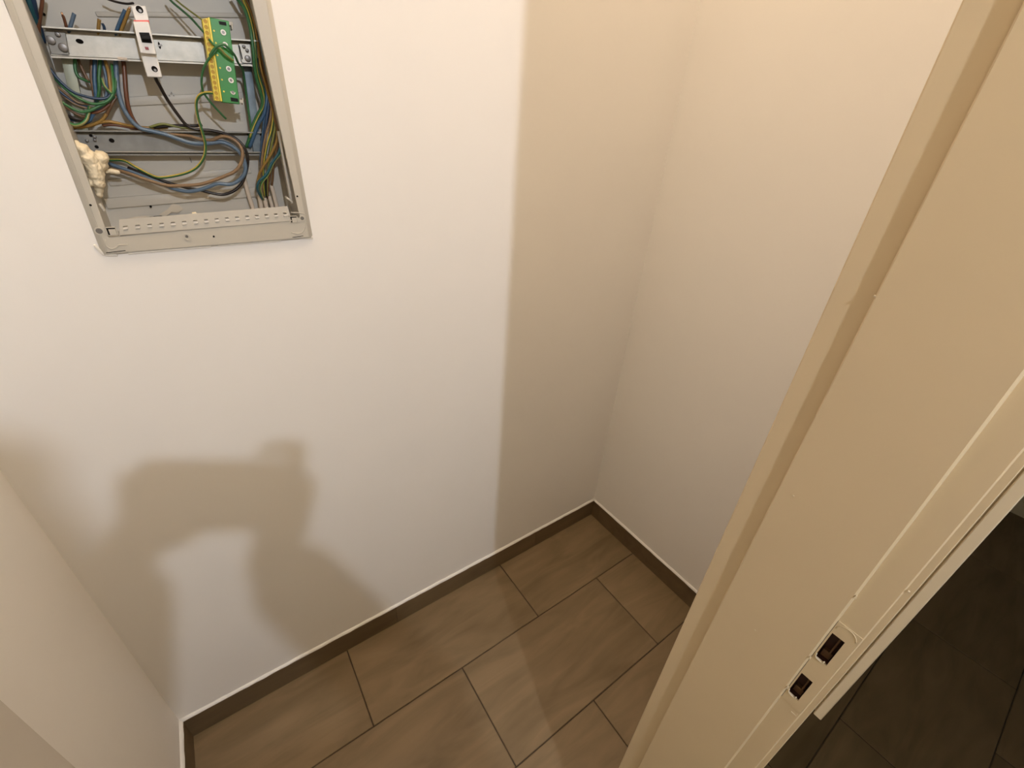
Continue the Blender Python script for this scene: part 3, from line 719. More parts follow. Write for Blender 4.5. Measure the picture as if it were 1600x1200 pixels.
wire('yellow green wire curling around in the tangle', 'w_gy', .0018, [(-1.232, 0.056, 1.5258), (-1.232, 0.053, 1.5167), (-1.2287, 0.05, 1.5108), (-1.2252, 0.048, 1.5079), (-1.2215, 0.049, 1.5175), (-1.2185, 0.054, 1.5301), (-1.2158, 0.06, 1.5441)], G_L)
wire('green wire sweeping from the tangle to the panel edge, upper', 'w_green', .0019, [(-1.2123, 0.058, 1.5369), (-1.2173, 0.053, 1.5226), (-1.2233, 0.049, 1.5097), (-1.232, 0.046, 1.4996), (-1.2421, 0.045, 1.4946), (-1.2522, 0.045, 1.4935), (-1.262, 0.046, 1.4973), (-1.2697, 0.047, 1.5028), (-1.2775, 0.05, 1.5118), (-1.2842, 0.054, 1.5237)], G_L)
wire('green wire sweeping from the tangle to the panel edge, middle', 'w_green', .0019, [(-1.2249, 0.052, 1.5049), (-1.2361, 0.048, 1.4962), (-1.2479, 0.046, 1.4899), (-1.2579, 0.045, 1.4846), (-1.2682, 0.045, 1.4827), (-1.2776, 0.046, 1.4871), (-1.2855, 0.049, 1.4941), (-1.2908, 0.054, 1.5012)], G_L)
wire('light green wire loop at the bottom of the tangle', 'w_gy', .0020, [(-1.2567, 0.052, 1.4901), (-1.2609, 0.048, 1.4805), (-1.2662, 0.046, 1.4723), (-1.2734, 0.045, 1.4672), (-1.2808, 0.046, 1.4656), (-1.2868, 0.048, 1.4688), (-1.2908, 0.052, 1.4739)], G_L)
wire('blue wire in the lower tangle behind the green loop', 'w_blue', .0022, [(-1.2297, 0.058, 1.5046), (-1.2371, 0.056, 1.4946), (-1.2464, 0.055, 1.4876), (-1.2558, 0.055, 1.4807), (-1.2629, 0.057, 1.4723), (-1.2722, 0.062, 1.4668)], G_L)
wire('tan wire sweeping through the tangle to the panel edge', 'w_tan', .0018, [(-1.2489, 0.054, 1.493), (-1.257, 0.052, 1.4931), (-1.2677, 0.051, 1.4939), (-1.2748, 0.052, 1.5009), (-1.2816, 0.054, 1.5086), (-1.2886, 0.058, 1.5161)], G_L)
wire('grey pink wire sweeping through the tangle', 'w_tan', .0017, [(-1.2527, 0.055, 1.4856), (-1.263, 0.054, 1.4881), (-1.2727, 0.054, 1.492), (-1.2798, 0.055, 1.4991), (-1.2856, 0.058, 1.5061)], G_L)
wire('thin brown wire low in the tangle', 'w_brown', .0018, [(-1.2645, 0.055, 1.4754), (-1.2732, 0.053, 1.4781), (-1.2805, 0.053, 1.4846), (-1.2862, 0.056, 1.4903), (-1.2904, 0.06, 1.4968)], G_L)
wire('rust wire rising right out of the tangle', 'w_rust', .0019, [(-1.2325, 0.054, 1.4949), (-1.2439, 0.053, 1.4862), (-1.2536, 0.053, 1.4824), (-1.261, 0.055, 1.4819)], G_L)
wire('dark wire at the lower left corner of the tangle', 'w_black', .0022, [(-1.2687, 0.055, 1.4712), (-1.2762, 0.053, 1.4732), (-1.2836, 0.054, 1.4758), (-1.2893, 0.058, 1.4801)], G_L)
wire('black blue wire low behind the tangle', 'w_navy', .0022, [(-1.2637, 0.06, 1.4706), (-1.2731, 0.059, 1.4716), (-1.2828, 0.06, 1.4719), (-1.2905, 0.064, 1.4745)], G_L)
wire('brown wire falling from the blue wire into the tangle', 'w_brown', .0021, [(-1.2215, 0.058, 1.5052), (-1.2292, 0.056, 1.4967), (-1.2367, 0.056, 1.4867), (-1.2452, 0.058, 1.4765), (-1.2556, 0.061, 1.4694)], G_L)
wire('ochre wire lying along the top of the lower rail', 'w_ochre', .0020, [(-1.2412, 0.055, 1.4816), (-1.248, 0.055, 1.474), (-1.2568, 0.056, 1.469), (-1.2667, 0.057, 1.4652), (-1.2762, 0.06, 1.4627), (-1.2868, 0.064, 1.4612)], G_L)
wire('brown ochre wire running right along the lower rail', 'w_ochre', .0021, [(-1.2656, 0.06, 1.4648), (-1.2538, 0.057, 1.4696), (-1.2429, 0.056, 1.4718), (-1.233, 0.057, 1.4707), (-1.2205, 0.06, 1.4679), (-1.2073, 0.064, 1.466), (-1.1898, 0.066, 1.4659), (-1.1713, 0.068, 1.4676)], G_L)
wire('rust wire under the ochre one along the lower rail', 'w_rust', .0019, [(-1.2507, 0.06, 1.4664), (-1.2385, 0.059, 1.4679), (-1.2269, 0.06, 1.4668), (-1.2125, 0.064, 1.464), (-1.1988, 0.068, 1.4628)], G_L)
wire('olive wire lying on the lower rail below the black one', 'w_olive', .0017, [(-1.1944, 0.062, 1.4667), (-1.1819, 0.061, 1.4712), (-1.1735, 0.061, 1.4721), (-1.1625, 0.062, 1.47), (-1.1478, 0.063, 1.4681), (-1.131, 0.064, 1.4661)])
wire('dark brown wire lying along the lower rail behind the loops', 'w_black', .0021, [(-1.1898, 0.066, 1.4659), (-1.1709, 0.064, 1.4695), (-1.152, 0.062, 1.4714), (-1.133, 0.061, 1.4724), (-1.124, 0.06, 1.4738)])

# the big loops
wire('black wire from the breaker bottom curving to the lower right loop', 'w_black', .0024, [(-1.1679, 0.03, 1.5387), (-1.1683, 0.034, 1.5296), (-1.166, 0.04, 1.5214), (-1.1634, 0.046, 1.5113), (-1.1599, 0.05, 1.501), (-1.1539, 0.052, 1.4871), (-1.1461, 0.054, 1.4728), (-1.1347, 0.054, 1.4672), (-1.1139, 0.053, 1.4664), (-1.0986, 0.051, 1.4635), (-1.0853, 0.048, 1.4587), (-1.0762, 0.046, 1.4507), (-1.0717, 0.045, 1.4413), (-1.0705, 0.046, 1.4286), (-1.0748, 0.048, 1.4126), (-1.0818, 0.049, 1.3983), (-1.0907, 0.049, 1.3851), (-1.1048, 0.049, 1.375), (-1.1213, 0.05, 1.37), (-1.1375, 0.051, 1.3727), (-1.1528, 0.053, 1.3773), (-1.1714, 0.055, 1.3813), (-1.1936, 0.058, 1.3889), (-1.2158, 0.062, 1.399), (-1.2388, 0.07, 1.4092)])
wire('tan brown thick wire looping from the foam to the rail', 'w_tan', .0026, [(-1.2703, 0.074, 1.4085), (-1.2571, 0.068, 1.4056), (-1.2464, 0.062, 1.404), (-1.2319, 0.054, 1.3989), (-1.2145, 0.049, 1.3919), (-1.1947, 0.045, 1.3856), (-1.1725, 0.042, 1.3858), (-1.15, 0.039, 1.3878), (-1.1287, 0.036, 1.3944), (-1.1117, 0.033, 1.401), (-1.095, 0.031, 1.4091), (-1.0837, 0.03, 1.4219), (-1.0787, 0.03, 1.4354), (-1.0797, 0.031, 1.4471), (-1.0876, 0.033, 1.456), (-1.0983, 0.036, 1.4596), (-1.1075, 0.04, 1.4572), (-1.1179, 0.045, 1.4529), (-1.1317, 0.05, 1.4531), (-1.1461, 0.054, 1.4569), (-1.1626, 0.058, 1.4578), (-1.1831, 0.062, 1.4611)])
wire('yellow and green earth wire from the terminal block to the foam', 'w_yg', .0021, [(-1.0972, 0.016, 1.5179), (-1.1037, 0.018, 1.5183), (-1.1128, 0.022, 1.5172), (-1.1213, 0.026, 1.512), (-1.1266, 0.03, 1.5017), (-1.1285, 0.034, 1.4855), (-1.1278, 0.036, 1.4682), (-1.1275, 0.038, 1.452), (-1.1297, 0.04, 1.4391), (-1.1368, 0.042, 1.4248), (-1.1508, 0.046, 1.4107), (-1.1722, 0.05, 1.4016), (-1.2008, 0.054, 1.3965), (-1.2143, 0.058, 1.4012), (-1.2286, 0.064, 1.4107), (-1.2413, 0.07, 1.4191), (-1.2609, 0.076, 1.4192)])
wire('thin green wire hanging loose in front of the green terminal block', 'w_green', .0016, [(-1.0905, 0.008, 1.5837), (-1.0875, 0.002, 1.5784), (-1.0847, -0.001, 1.5748), (-1.0876, -0.001, 1.5692), (-1.0967, 0.002, 1.5608), (-1.1067, 0.008, 1.5478), (-1.1122, 0.014, 1.5343), (-1.1139, 0.02, 1.5231), (-1.1123, 0.025, 1.5152), (-1.1036, 0.03, 1.5013), (-1.0904, 0.033, 1.4843)])
wire('green wire curling over the terminal block and down its right side', 'w_green', .0017, [(-1.0954, 0.001, 1.5632), (-1.0898, -0.002, 1.5704), (-1.083, -0.004, 1.5763), (-1.0751, -0.004, 1.5791), (-1.0685, -0.002, 1.5752), (-1.0619, 0.006, 1.5681), (-1.0577, 0.02, 1.5607), (-1.0511, 0.038, 1.5534), (-1.0497, 0.052, 1.5397), (-1.0505, 0.058, 1.5206), (-1.0525, 0.06, 1.4934), (-1.054, 0.062, 1.4699), (-1.055, 0.066, 1.4513)])
wire('short olive wire end bent down over the terminal block', 'w_olive', .0017, [(-1.0865, -0.001, 1.5738), (-1.081, -0.003, 1.5743), (-1.0759, -0.002, 1.5682), (-1.0709, 0, 1.5644), (-1.0663, 0.002, 1.5615)])
wire('dark green wire coming from above into the terminal row', 'w_dgreen', .0016, [(-1.1275, 0.05, 1.6356), (-1.1227, 0.048, 1.6264), (-1.1144, 0.042, 1.6184), (-1.1057, 0.034, 1.6096), (-1.1, 0.024, 1.6007), (-1.0949, 0.014, 1.5924), (-1.0919, 0.011, 1.5896)])
wire('thin beige wire coming from above into the terminal row', 'w_olive', .0012, [(-1.1222, 0.048, 1.6334), (-1.1128, 0.042, 1.6244), (-1.1032, 0.032, 1.6161), (-1.0944, 0.02, 1.6083), (-1.0901, 0.011, 1.6029)])

# right edge bundle
wire('green wire curving down the right edge past the rail end', 'w_green', .0026, [(-1.041, 0.056, 1.6522), (-1.0353, 0.052, 1.6423), (-1.0304, 0.046, 1.6333), (-1.0282, 0.042, 1.6203), (-1.0282, 0.038, 1.6067), (-1.0292, 0.036, 1.5954), (-1.0308, 0.036, 1.5776), (-1.0328, 0.038, 1.5611), (-1.0326, 0.042, 1.5444), (-1.0306, 0.046, 1.5291), (-1.0291, 0.05, 1.5151), (-1.0319, 0.053, 1.504), (-1.0396, 0.056, 1.4933), (-1.0494, 0.058, 1.4778), (-1.0574, 0.062, 1.4611), (-1.0665, 0.068, 1.443)], G_R)
wire('green and yellow wire beside the green one at the right edge', 'w_yg', .0020, [(-1.0308, 0.054, 1.6536), (-1.0275, 0.05, 1.6403), (-1.0249, 0.044, 1.6278), (-1.0242, 0.04, 1.6137), (-1.0249, 0.038, 1.5993), (-1.0274, 0.038, 1.5798), (-1.0292, 0.042, 1.56), (-1.0277, 0.046, 1.545), (-1.0254, 0.048, 1.5296), (-1.026, 0.05, 1.5162), (-1.0296, 0.052, 1.5041), (-1.0379, 0.055, 1.4925), (-1.0492, 0.057, 1.475), (-1.0583, 0.06, 1.4583)], G_R)
wire('ochre brown wire at the right edge beside the rail end', 'w_ochre', .0022, [(-1.0287, 0.056, 1.6543), (-1.0248, 0.05, 1.6407), (-1.0217, 0.044, 1.6268), (-1.0206, 0.04, 1.6142), (-1.0214, 0.038, 1.6014), (-1.0214, 0.038, 1.5886), (-1.0224, 0.04, 1.5739), (-1.023, 0.042, 1.559), (-1.0212, 0.044, 1.5439), (-1.0194, 0.044, 1.5247), (-1.0185, 0.042, 1.5068), (-1.0176, 0.04, 1.4884), (-1.017, 0.04, 1.4714), (-1.0212, 0.042, 1.4537), (-1.0323, 0.046, 1.4354), (-1.0491, 0.052, 1.4134), (-1.058, 0.058, 1.3984), (-1.0636, 0.064, 1.3799)], G_R)
wire('brown wire at the right edge beside the rail end', 'w_brown', .0024, [(-1.0234, 0.056, 1.6552), (-1.0197, 0.048, 1.6412), (-1.0175, 0.042, 1.6272), (-1.017, 0.038, 1.6114), (-1.018, 0.036, 1.5953), (-1.0191, 0.036, 1.5774), (-1.019, 0.038, 1.5609), (-1.0174, 0.04, 1.5424), (-1.0159, 0.04, 1.5214), (-1.0157, 0.038, 1.4996), (-1.0159, 0.036, 1.4754), (-1.016, 0.036, 1.4542)], G_R)
wire('slate blue wire along the right flange at the top', 'w_lblue', .0026, [(-1.0232, 0.046, 1.6538), (-1.0186, 0.042, 1.6422), (-1.0169, 0.038, 1.6284), (-1.017, 0.034, 1.6141), (-1.018, 0.032, 1.5981), (-1.0178, 0.032, 1.5821), (-1.0172, 0.034, 1.5659), (-1.0163, 0.038, 1.5493)], G_R)
wire('dark violet wire squeezed against the right flange', 'w_black', .0022, [(-1.0118, 0.04, 1.6549), (-1.0113, 0.036, 1.6396), (-1.0126, 0.032, 1.6238), (-1.0139, 0.028, 1.6077), (-1.0143, 0.028, 1.5887), (-1.0138, 0.028, 1.5693), (-1.0132, 0.03, 1.5476), (-1.0134, 0.032, 1.5215)], G_R)
wire('blue wire bowing along the right edge below the rail', 'w_blue', .0027, [(-1.0213, 0.06, 1.5719), (-1.0208, 0.054, 1.5564), (-1.0204, 0.05, 1.5406), (-1.0207, 0.048, 1.5247), (-1.0249, 0.048, 1.509), (-1.0318, 0.05, 1.493), (-1.0417, 0.054, 1.4802), (-1.052, 0.058, 1.4615), (-1.062, 0.064, 1.4433)], G_R)
wire('navy wire bowing along the right edge below the rail', 'w_navy', .0026, [(-1.0162, 0.06, 1.5691), (-1.0155, 0.055, 1.5535), (-1.0158, 0.05, 1.5376), (-1.0186, 0.047, 1.5212), (-1.0236, 0.046, 1.5027), (-1.0304, 0.046, 1.4838), (-1.0356, 0.048, 1.4664), (-1.0407, 0.052, 1.4486), (-1.0463, 0.056, 1.4284)], G_R)
wire('blue wire running straight down to the sheathed cables', 'w_blue', .0024, [(-1.0234, 0.054, 1.5209), (-1.0275, 0.052, 1.5024), (-1.0324, 0.052, 1.4835), (-1.0386, 0.054, 1.4622), (-1.0441, 0.058, 1.4423), (-1.0497, 0.062, 1.4177), (-1.0513, 0.066, 1.3923), (-1.0509, 0.07, 1.3659)], G_R)
wire('pale tan wire descending to the sheathed cables', 'w_tan', .0020, [(-1.0144, 0.044, 1.5305), (-1.0182, 0.042, 1.5086), (-1.0245, 0.042, 1.487), (-1.0345, 0.044, 1.4657), (-1.0444, 0.048, 1.4389), (-1.051, 0.052, 1.4165), (-1.0563, 0.06, 1.393), (-1.058, 0.068, 1.3641)], G_R)
wire('yellow striped wire descending to the sheathed cables', 'w_yg', .0019, [(-1.0148, 0.04, 1.5125), (-1.0189, 0.04, 1.492), (-1.0258, 0.042, 1.4709), (-1.0345, 0.044, 1.4532), (-1.0421, 0.048, 1.433), (-1.048, 0.054, 1.4123), (-1.0517, 0.062, 1.3885), (-1.0535, 0.07, 1.3637)], G_R)
wire('olive wire descending to the sheathed cables', 'w_olive', .0019, [(-1.0144, 0.04, 1.4997), (-1.0185, 0.04, 1.4789), (-1.0247, 0.042, 1.4614), (-1.0321, 0.046, 1.4414), (-1.0384, 0.052, 1.4207), (-1.0445, 0.062, 1.3927), (-1.0492, 0.07, 1.3636)], G_R)
wire('brown wire descending to the rightmost sheathed cable', 'w_brown', .0020, [(-1.0137, 0.038, 1.4849), (-1.0161, 0.04, 1.4657), (-1.0214, 0.044, 1.4458), (-1.0281, 0.05, 1.4271), (-1.0326, 0.056, 1.4101), (-1.0358, 0.064, 1.3924), (-1.0401, 0.07, 1.3767)], G_R)
wire('teal blue wire kinked in front of the sheathed cables', 'w_teal', .0021, [(-1.0135, 0.03, 1.4624), (-1.0181, 0.03, 1.4467), (-1.0259, 0.032, 1.4335), (-1.0374, 0.034, 1.4202), (-1.0439, 0.036, 1.4088), (-1.0521, 0.038, 1.3994), (-1.0612, 0.042, 1.3918), (-1.0658, 0.046, 1.382), (-1.0648, 0.054, 1.3715), (-1.0594, 0.066, 1.3589)], G_R)
wire('green yellow wire paired with the kinked teal blue one', 'w_gy', .0019, [(-1.0141, 0.034, 1.4505), (-1.02, 0.034, 1.4355), (-1.0299, 0.035, 1.4263), (-1.0381, 0.037, 1.4139), (-1.0451, 0.04, 1.4023), (-1.0549, 0.044, 1.3916), (-1.0604, 0.05, 1.3804), (-1.0596, 0.058, 1.3687), (-1.0572, 0.068, 1.3575)], G_R)
wire('black wire in the throat of the sheathed cables', 'w_black', .0018, [(-1.0386, 0.062, 1.4116), (-1.0466, 0.062, 1.3927), (-1.0502, 0.066, 1.3751), (-1.0509, 0.072, 1.359)], G_R)
wire('rust wire in the throat of the sheathed cables', 'w_rust', .0018, [(-1.0334, 0.06, 1.4181), (-1.0405, 0.062, 1.3969), (-1.046, 0.066, 1.3772), (-1.0493, 0.072, 1.3589)], G_R)

# grey cable sheaths entering from below
wire('pale cable sheath standing apart left of the others', 'sheath', .0036, [(-1.0798, 0.078, 1.3953), (-1.0794, 0.078, 1.3698), (-1.0774, 0.078, 1.3455), (-1.0759, 0.078, 1.3228)], G_S, cat='cable', name='cable', n=12)
wire('pale cable sheath leftmost of the tight row', 'sheath', .0036, [(-1.0625, 0.072, 1.3648), (-1.0633, 0.072, 1.346), (-1.0648, 0.072, 1.3233)], G_S, cat='cable', name='cable', n=12)
wire('pale cable sheath second in the tight row', 'sheath', .0038, [(-1.0552, 0.07, 1.3605), (-1.0549, 0.07, 1.3415), (-1.0553, 0.07, 1.3232)], G_S, cat='cable', name='cable', n=12)
wire('pale cable sheath third in the tight row', 'sheath', .0034, [(-1.0463, 0.072, 1.3633), (-1.0449, 0.072, 1.3431), (-1.0452, 0.072, 1.3223)], G_S, cat='cable', name='cable', n=12)
wire('pale cable sheath rightmost and tallest of the row', 'sheath', .0036, [(-1.039, 0.07, 1.3821), (-1.0376, 0.07, 1.3567), (-1.0366, 0.07, 1.3223)], G_S, cat='cable', name='cable', n=12)

# expanding foam oozing out of the left wall of the panel
def blob(name, items, parent=None):
    """lumpy foam: overlapping ellipsoids fused by a voxel remesh"""
    bm = bmesh.new()
    for (c, r) in items:
        m = Matrix.Translation(c) @ Matrix.Diagonal((r[0], r[1], r[2], 1))
        bmesh.ops.create_icosphere(bm, subdivisions=3, radius=1, matrix=m)
    me = bpy.data.meshes.new(name); bm.to_mesh(me); bm.free()
    o = bpy.data.objects.new(name, me); COL.objects.link(o)
    md = o.modifiers.new('r', 'REMESH'); md.mode = 'VOXEL'; md.voxel_size = .0011
    sm = o.modifiers.new('s', 'SMOOTH'); sm.iterations = 4
    tx = bpy.data.textures.new('lumps', 'CLOUDS'); tx.noise_scale = .006
    dp = o.modifiers.new('d', 'DISPLACE'); dp.texture = tx; dp.strength = .0035; dp.mid_level = .5; dp.texture_coords = 'LOCAL'
    dg = bpy.context.evaluated_depsgraph_get()
    me2 = bpy.data.meshes.new_from_object(o.evaluated_get(dg))
    o.modifiers.clear(); o.data = me2
    me2.materials.clear(); me2.materials.append(M['foam'])
    me2.polygons.foreach_set('use_smooth', [True] * len(me2.polygons))
    return o
foam = blob('insulating_foam', [((-1.2827, 0.02, 1.441), (.0055, .012, .007)), ((-1.2789, 0.022, 1.4345), (.008, .016, .010)), ((-1.2765, 0.022, 1.4248), (.011, .018, .012)), ((-1.2744, 0.024, 1.4147), (.011, .018, .013)),
    ((-1.2756, 0.024, 1.4045), (.010, .018, .012)), ((-1.2768, 0.024, 1.3942), (.008, .016, .011)), ((-1.2791, 0.026, 1.3853), (.005, .012, .009)), ((-1.2807, 0.024, 1.3776), (.0045, .008, .005)), ((-1.2637, 0.035, 1.4257), (.009, .018, .009)), ((-1.266, 0.04, 1.4151), (.007, .02, .006)), ((-1.2847, 0.022, 1.3936), (.004, .01, .006))])
tag(foam, 'cream lump of expanding foam at the left inside edge of the panel', 'foam')
chip = blob('insulating_foam', [((-1.2638, 0.045, 1.4068), (.004, .004, .003)), ((-1.2587, 0.045, 1.4064), (.005, .0045, .0034)), ((-1.253, 0.046, 1.4055), (.0045, .004, .0028))])
tag(chip, 'small foam scrap stuck around the tan wire beside the big lump', 'foam')

# ------------------------------------------------------------------ the photographer in the doorway, holding the phone whose lens is the camera
CR = cam.rotation_euler.to_matrix()
RX, UX, BX = CR.col[0].copy(), CR.col[1].copy(), CR.col[2].copy()
CL = cam.location.copy()
def PL(a, c, d):
    """point of the phone: a to its right end, c up, d towards the photographer, from the lens"""
    return CL + RX * a + UX * c + BX * d
def fuse(name, parts, mat, voxel, smooth=5, parent=None):
    """tapered capsules ((p, r), (q, s), ...) and ellipsoids (centre, matrix) fused into one continuous skin"""
    bm = bmesh.new()
    for p in parts:
        if p[0] == 'e':
            bmesh.ops.create_icosphere(bm, subdivisions=3, radius=1, matrix=p[1])
        else:
            for (a, ra), (b, rb) in zip(p, p[1:]):
                a, b = Vector(a), Vector(b); n = max(2, int((b - a).length / (min(ra, rb) * .4)))
                for k in range(n + 1):
                    bmesh.ops.create_icosphere(bm, subdivisions=2 if ra < .03 else 3, radius=ra + (rb - ra) * k / n, matrix=Matrix.Translation(a.lerp(b, k / n)))
    me = bpy.data.meshes.new(name); bm.to_mesh(me); bm.free()
    o = bpy.data.objects.new(name, me); COL.objects.link(o)
    md = o.modifiers.new('r', 'REMESH'); md.mode = 'VOXEL'; md.voxel_size = voxel
    sm = o.modifiers.new('s', 'SMOOTH'); sm.iterations = smooth; sm.factor = .5
    dg = bpy.context.evaluated_depsgraph_get()
    me2 = bpy.data.meshes.new_from_object(o.evaluated_get(dg))
    o.modifiers.clear(); o.data = me2
    me2.materials.clear(); me2.materials.append(M[mat])
    me2.polygons.foreach_set('use_smooth', [True] * len(me2.polygons))
    if parent is not None:
        o.parent = parent
        o.matrix_parent_inverse = Matrix.Translation(-parent.location) if parent.parent is None else Matrix()
    return o
person = thing('person', (-1.25, -1.40, 0), 'person in a grey jersey and blue jeans holding a phone up in the doorway', 'person')
HD = Vector((-1.243, -1.275, 1.672))
hf = (CL - HD).normalized()
hr = hf.cross(Vector((0, 0, 1))).normalized()
hu = hr.cross(hf)
def H(r, u, f): return HD + hr * r + hu * u + hf * f
def ell(c, r, u, f):
    m = Matrix((hr * r, hu * u, hf * f)).transposed().to_4x4(); m.translation = c
    return ('e', m)
SL, SR = (-1.405, -1.320, 1.420), (-1.040, -1.345, 1.435)
EL, ER = (-1.305, -1.095, 1.235), (-1.004, -1.165, 1.265)
WL = Vector((-1.228, -.968, 1.462)); WR = PL(.150, -.072, .060)
NECK, CHEST, WAIST, HIP = (-1.243, -1.335, 1.490), (-1.24, -1.375, 1.36), (-1.25, -1.39, 1.12), (-1.25, -1.40, .98)
head = [ell(H(0, .035, -.012), .080, .096, .098), ell(H(0, -.045, .020), .066, .066, .066), ell(H(0, -.085, .055), .030, .022, .026),
        [(H(0, .015, .082), .010), (H(0, -.022, .102), .0125)], ell(H(.080, -.01, -.01), .010, .030, .018), ell(H(-.080, -.01, -.01), .010, .030, .018),
        [(H(-.018, -.062, .086), .0065), (H(.018, -.062, .086), .0065)], [(H(-.048, .018, .070), .009), (H(-.018, .020, .080), .008)], [(H(.048, .018, .070), .009), (H(.018, .020, .080), .008)], [(H(-.043, -.014, .070), .007), (H(-.020, -.014, .074), .006)], [(H(.043, -.014, .070), .007), (H(.020, -.014, .074), .006)]]
body = head + [[(H(0, -.08, -.03), .056), (NECK, .058)], [(NECK, .062), (CHEST, .125)], [(CHEST, .125), (WAIST, .115), (HIP, .135)],
    [(SL, .050), (NECK, .055), (SR, .050)], [(SL, .050), (EL, .037), (WL, .026)], [(SR, .050), (ER, .037), (WR, .026)]]
for s, kx in ((-1, -1.345), (1, -1.155)):
    body.append([((-1.25 + s * .085, -1.40, .95), .088), ((kx, -1.385, .51), .056), ((kx - s * .005, -1.42, .09), .040)])
    body.append([((kx, -1.43, .05), .036), ((kx + s * .015, -1.27, .035), .028)])
# hands: palm, four unequal fingers, thumb from the side of the palm
body += [[(WR, .025), (PL(.148, -.035, .045), .027), (PL(.146, -.005, .040), .024)],
    [(PL(.150, .008, .034), .011), (PL(.146, .034, .022), .0092), (PL(.120, .034, .012), .0085), (PL(.098, .029, .010), .0075)],
    [(PL(.156, -.006, .034), .011), (PL(.150, -.004, .004), .0092), (PL(.126, -.004, -.003), .0085), (PL(.104, -.004, -.003), .0075)],
    [(PL(.156, -.024, .034), .011), (PL(.150, -.023, .004), .0090), (PL(.128, -.023, -.003), .0083), (PL(.108, -.023, -.003), .0074)],
    [(PL(.153, -.042, .036), .010), (PL(.147, -.041, .008), .0082), (PL(.130, -.041, -.002), .0075), (PL(.117, -.041, -.003), .0068)],
    [(PL(.140, -.045, .048), .014), (PL(.124, -.050, .036), .0105), (PL(.106, -.038, .025), .0085)]]
body += [[(WL, .025), (PL(.010, -.032, .040), .023), (PL(.014, -.014, .037), .020)],
    [(PL(.010, .000, .037), .011), (PL(-.012, .006, .030), .0092), (PL(-.026, .004, .020), .0085), (PL(-.029, .003, .009), .0075)],
    [(PL(.006, -.010, .038), .011), (PL(-.018, -.009, .030), .0092), (PL(-.030, -.010, .014), .0078)],
    [(PL(.004, -.024, .040), .011), (PL(-.018, -.026, .030), .0090), (PL(-.029, -.026, .013), .0076)],
    [(PL(.000, -.036, .042), .010), (PL(-.016, -.041, .030), .0082), (PL(-.027, -.041, .014), .0070)],
    [(PL(.018, -.044, .042), .013), (PL(.032, -.052, .032), .0105), (PL(.046, -.044, .023), .0085)]]
skin = fuse('body', body, 'skin', .0055, 4, person)
def shell(name, parts, grow, mat, voxel=.009, sm=4):
    return fuse(name, [[(p, r + grow) for p, r in c] for c in parts], mat, voxel, sm, person)
mid = lambda a, b, t: tuple(Vector(a).lerp(Vector(b), t))
shell('jersey', [[(mid(NECK, CHEST, .35), .085), (CHEST, .128), (WAIST, .118), (HIP, .138)], [((-1.30, -1.375, 1.38), .108), ((-1.30, -1.39, 1.12), .085), ((-1.30, -1.40, .97), .100)], [((-1.18, -1.375, 1.38), .108), ((-1.20, -1.39, 1.12), .085), ((-1.20, -1.40, .97), .100)],
    [(SL, .052), (mid(NECK, CHEST, .25), .070), (SR, .052)], [(SL, .052), (EL, .040), (mid(EL, WL, .86), .030)], [(SR, .052), (ER, .040), (mid(ER, WR, .86), .030)]], .012, 'shirt')
shell('jeans', [[((-1.25 + s * .085, -1.40, .95), .092), ((kx, -1.385, .51), .062), ((kx - s * .005, -1.42, .10), .052)] for s, kx in ((-1, -1.345), (1, -1.155))] + [[((-1.30, -1.40, .97), .100), ((-1.20, -1.40, .97), .100)]], .008, 'jeans')
for s, kx in ((-1, -1.345), (1, -1.155)):
    fuse('shoe', [[((kx, -1.44, .052), .046), ((kx + s * .010, -1.34, .046), .043), ((kx + s * .016, -1.25, .040), .038)]], 'shoe', .006, 3, person)
fuse('hair', [ell(H(0, .050, -.022), .088, .092, .098), ell(H(0, .000, -.050), .088, .092, .066), ell(H(0, .098, .040), .066, .030, .040)], 'hair', .005, 3, person)
for s in (-1, 1):
    e = bmesh.new(); bmesh.ops.create_icosphere(e, subdivisions=3, radius=.0105, matrix=Matrix.Translation(H(s * .031, .001, .0715)))
    me = bpy.data.meshes.new('eye'); e.to_mesh(me); e.free(); me.materials.append(M['eye']); eo = link('eye', me, person)
    p = H(s * .030, -.001, .0785); e = bmesh.new(); bmesh.ops.create_icosphere(e, subdivisions=2, radius=.0045, matrix=Matrix.Translation(p))
    me = bpy.data.meshes.new('iris'); e.to_mesh(me); e.free(); me.materials.append(M['hair']); link('iris', me, eo)

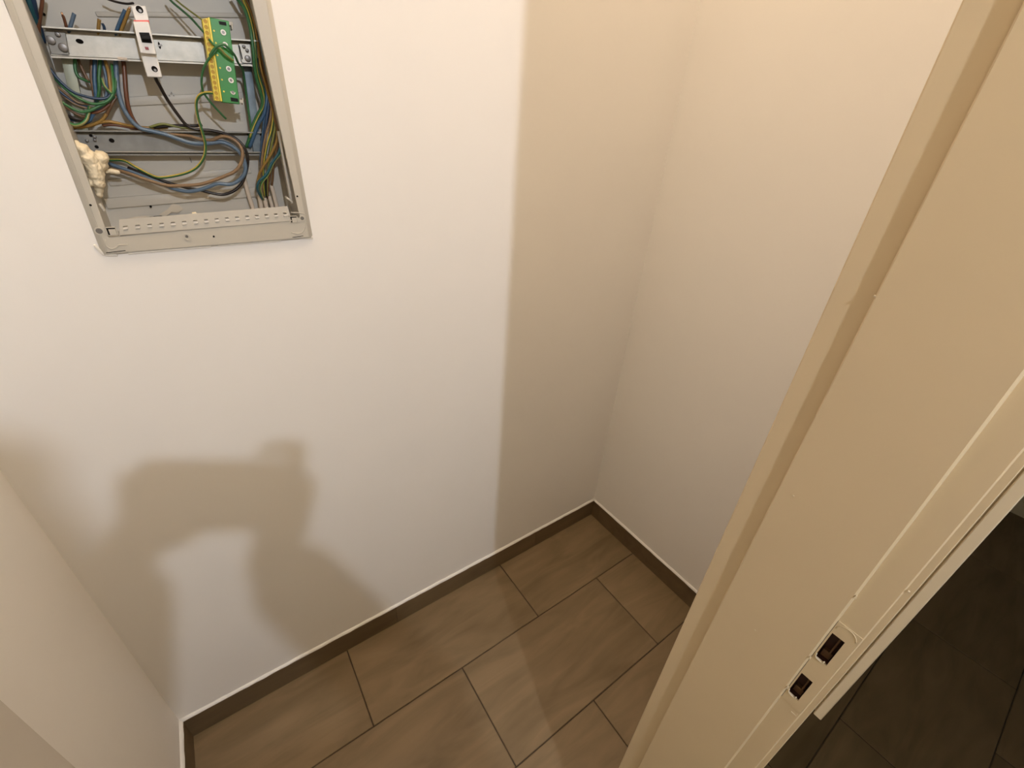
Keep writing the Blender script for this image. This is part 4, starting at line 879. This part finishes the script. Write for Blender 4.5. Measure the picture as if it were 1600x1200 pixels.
phone = thing('smartphone', PL(.05, -.016, .012), 'black smartphone held in both hands in front of the face', 'phone')
def plate(name, a0, a1, c0, c1, d0, d1, mat, parent, rad=.008):
    pts = []
    for (ca, cc, st) in ((a1 - rad, c1 - rad, 0), (a0 + rad, c1 - rad, 90), (a0 + rad, c0 + rad, 180), (a1 - rad, c0 + rad, 270)):
        for k in range(6):
            t = math.radians(st + 18 * k); pts.append((ca + rad * math.cos(t), cc + rad * math.sin(t)))
    n = len(pts); vs = [PL(a, c, d0) for a, c in pts] + [PL(a, c, d1) for a, c in pts]
    fs = [tuple(range(n)), tuple(range(n, 2 * n))[::-1]] + [(i, n + i, n + (i + 1) % n, (i + 1) % n) for i in range(n)]
    return obj(name, MB().add(vs, fs), mat, parent, bevel=.0012)
plate('phone_body', -.022, .125, -.052, .020, .006, .0138, 'phone', phone)
plate('screen', -.019, .122, -.049, .017, .0137, .0141, 'black', phone, .006)
bump = plate('camera_bump', -.018, .012, -.016, .016, .0044, .0062, 'phone', phone, .006)
plate('lens_rim', -.0062, .0062, -.0062, .0062, .0034, .0046, 'bolt', bump, .0061)
plate('lens_rim', -.0062, .0062, -.0142, -.0072, .0034, .0046, 'bolt', bump, .0034)

# ------------------------------------------------------------------ ceiling lamp in the hall (the light of the photograph)
lamp = thing('pendant_lamp', (LAMP.x, LAMP.y, HC), 'bare bulb pendant lamp hanging in the hall behind the photographer', 'lamp')
obj('ceiling_rose', MB().disc((LAMP.x, LAMP.y), .05, 2, HC - .035, HC - .001), 'white_plastic', lamp, bevel=.006)
obj('cord', MB().tube([(LAMP.x, LAMP.y, HC - .03), (LAMP.x, LAMP.y, LAMP.z + .10)], .003, sub=1), 'black', lamp)
obj('socket', MB().disc((LAMP.x, LAMP.y), .02, 2, LAMP.z + .042, LAMP.z + .10), 'black', lamp, bevel=.004)
lo = bpy.data.objects.new('lamp_light', lamp_data)
COL.objects.link(lo)
lo.location = LAMP

# warm round ceiling fitting inside the closet, above the picture
fit = thing('ceiling_light', (FIXTURE.x, FIXTURE.y, HC), 'round opal ceiling light inside the closet above the door', 'lamp')
obj('base_plate', MB().disc((FIXTURE.x, FIXTURE.y), .15, 2, HC - .012, HC - .001, n=40), 'white_plastic', fit, bevel=.003)
dm = MB(); vs = []; fs = []
for i in range(6):
    a = math.pi / 2 * i / 6
    vs += [(FIXTURE.x + .14 * math.cos(a) * math.cos(t), FIXTURE.y + .14 * math.cos(a) * math.sin(t), HC - .014 - .045 * math.sin(a)) for t in [2 * math.pi * k / 32 for k in range(32)]]
for i in range(5):
    for k in range(32):
        fs.append((i * 32 + k, i * 32 + (k + 1) % 32, i * 32 + 32 + (k + 1) % 32, i * 32 + 32 + k))
fs.append(tuple(range(160, 192)))
obj('diffuser', dm.add(vs, fs), 'glow', fit, smooth=True)
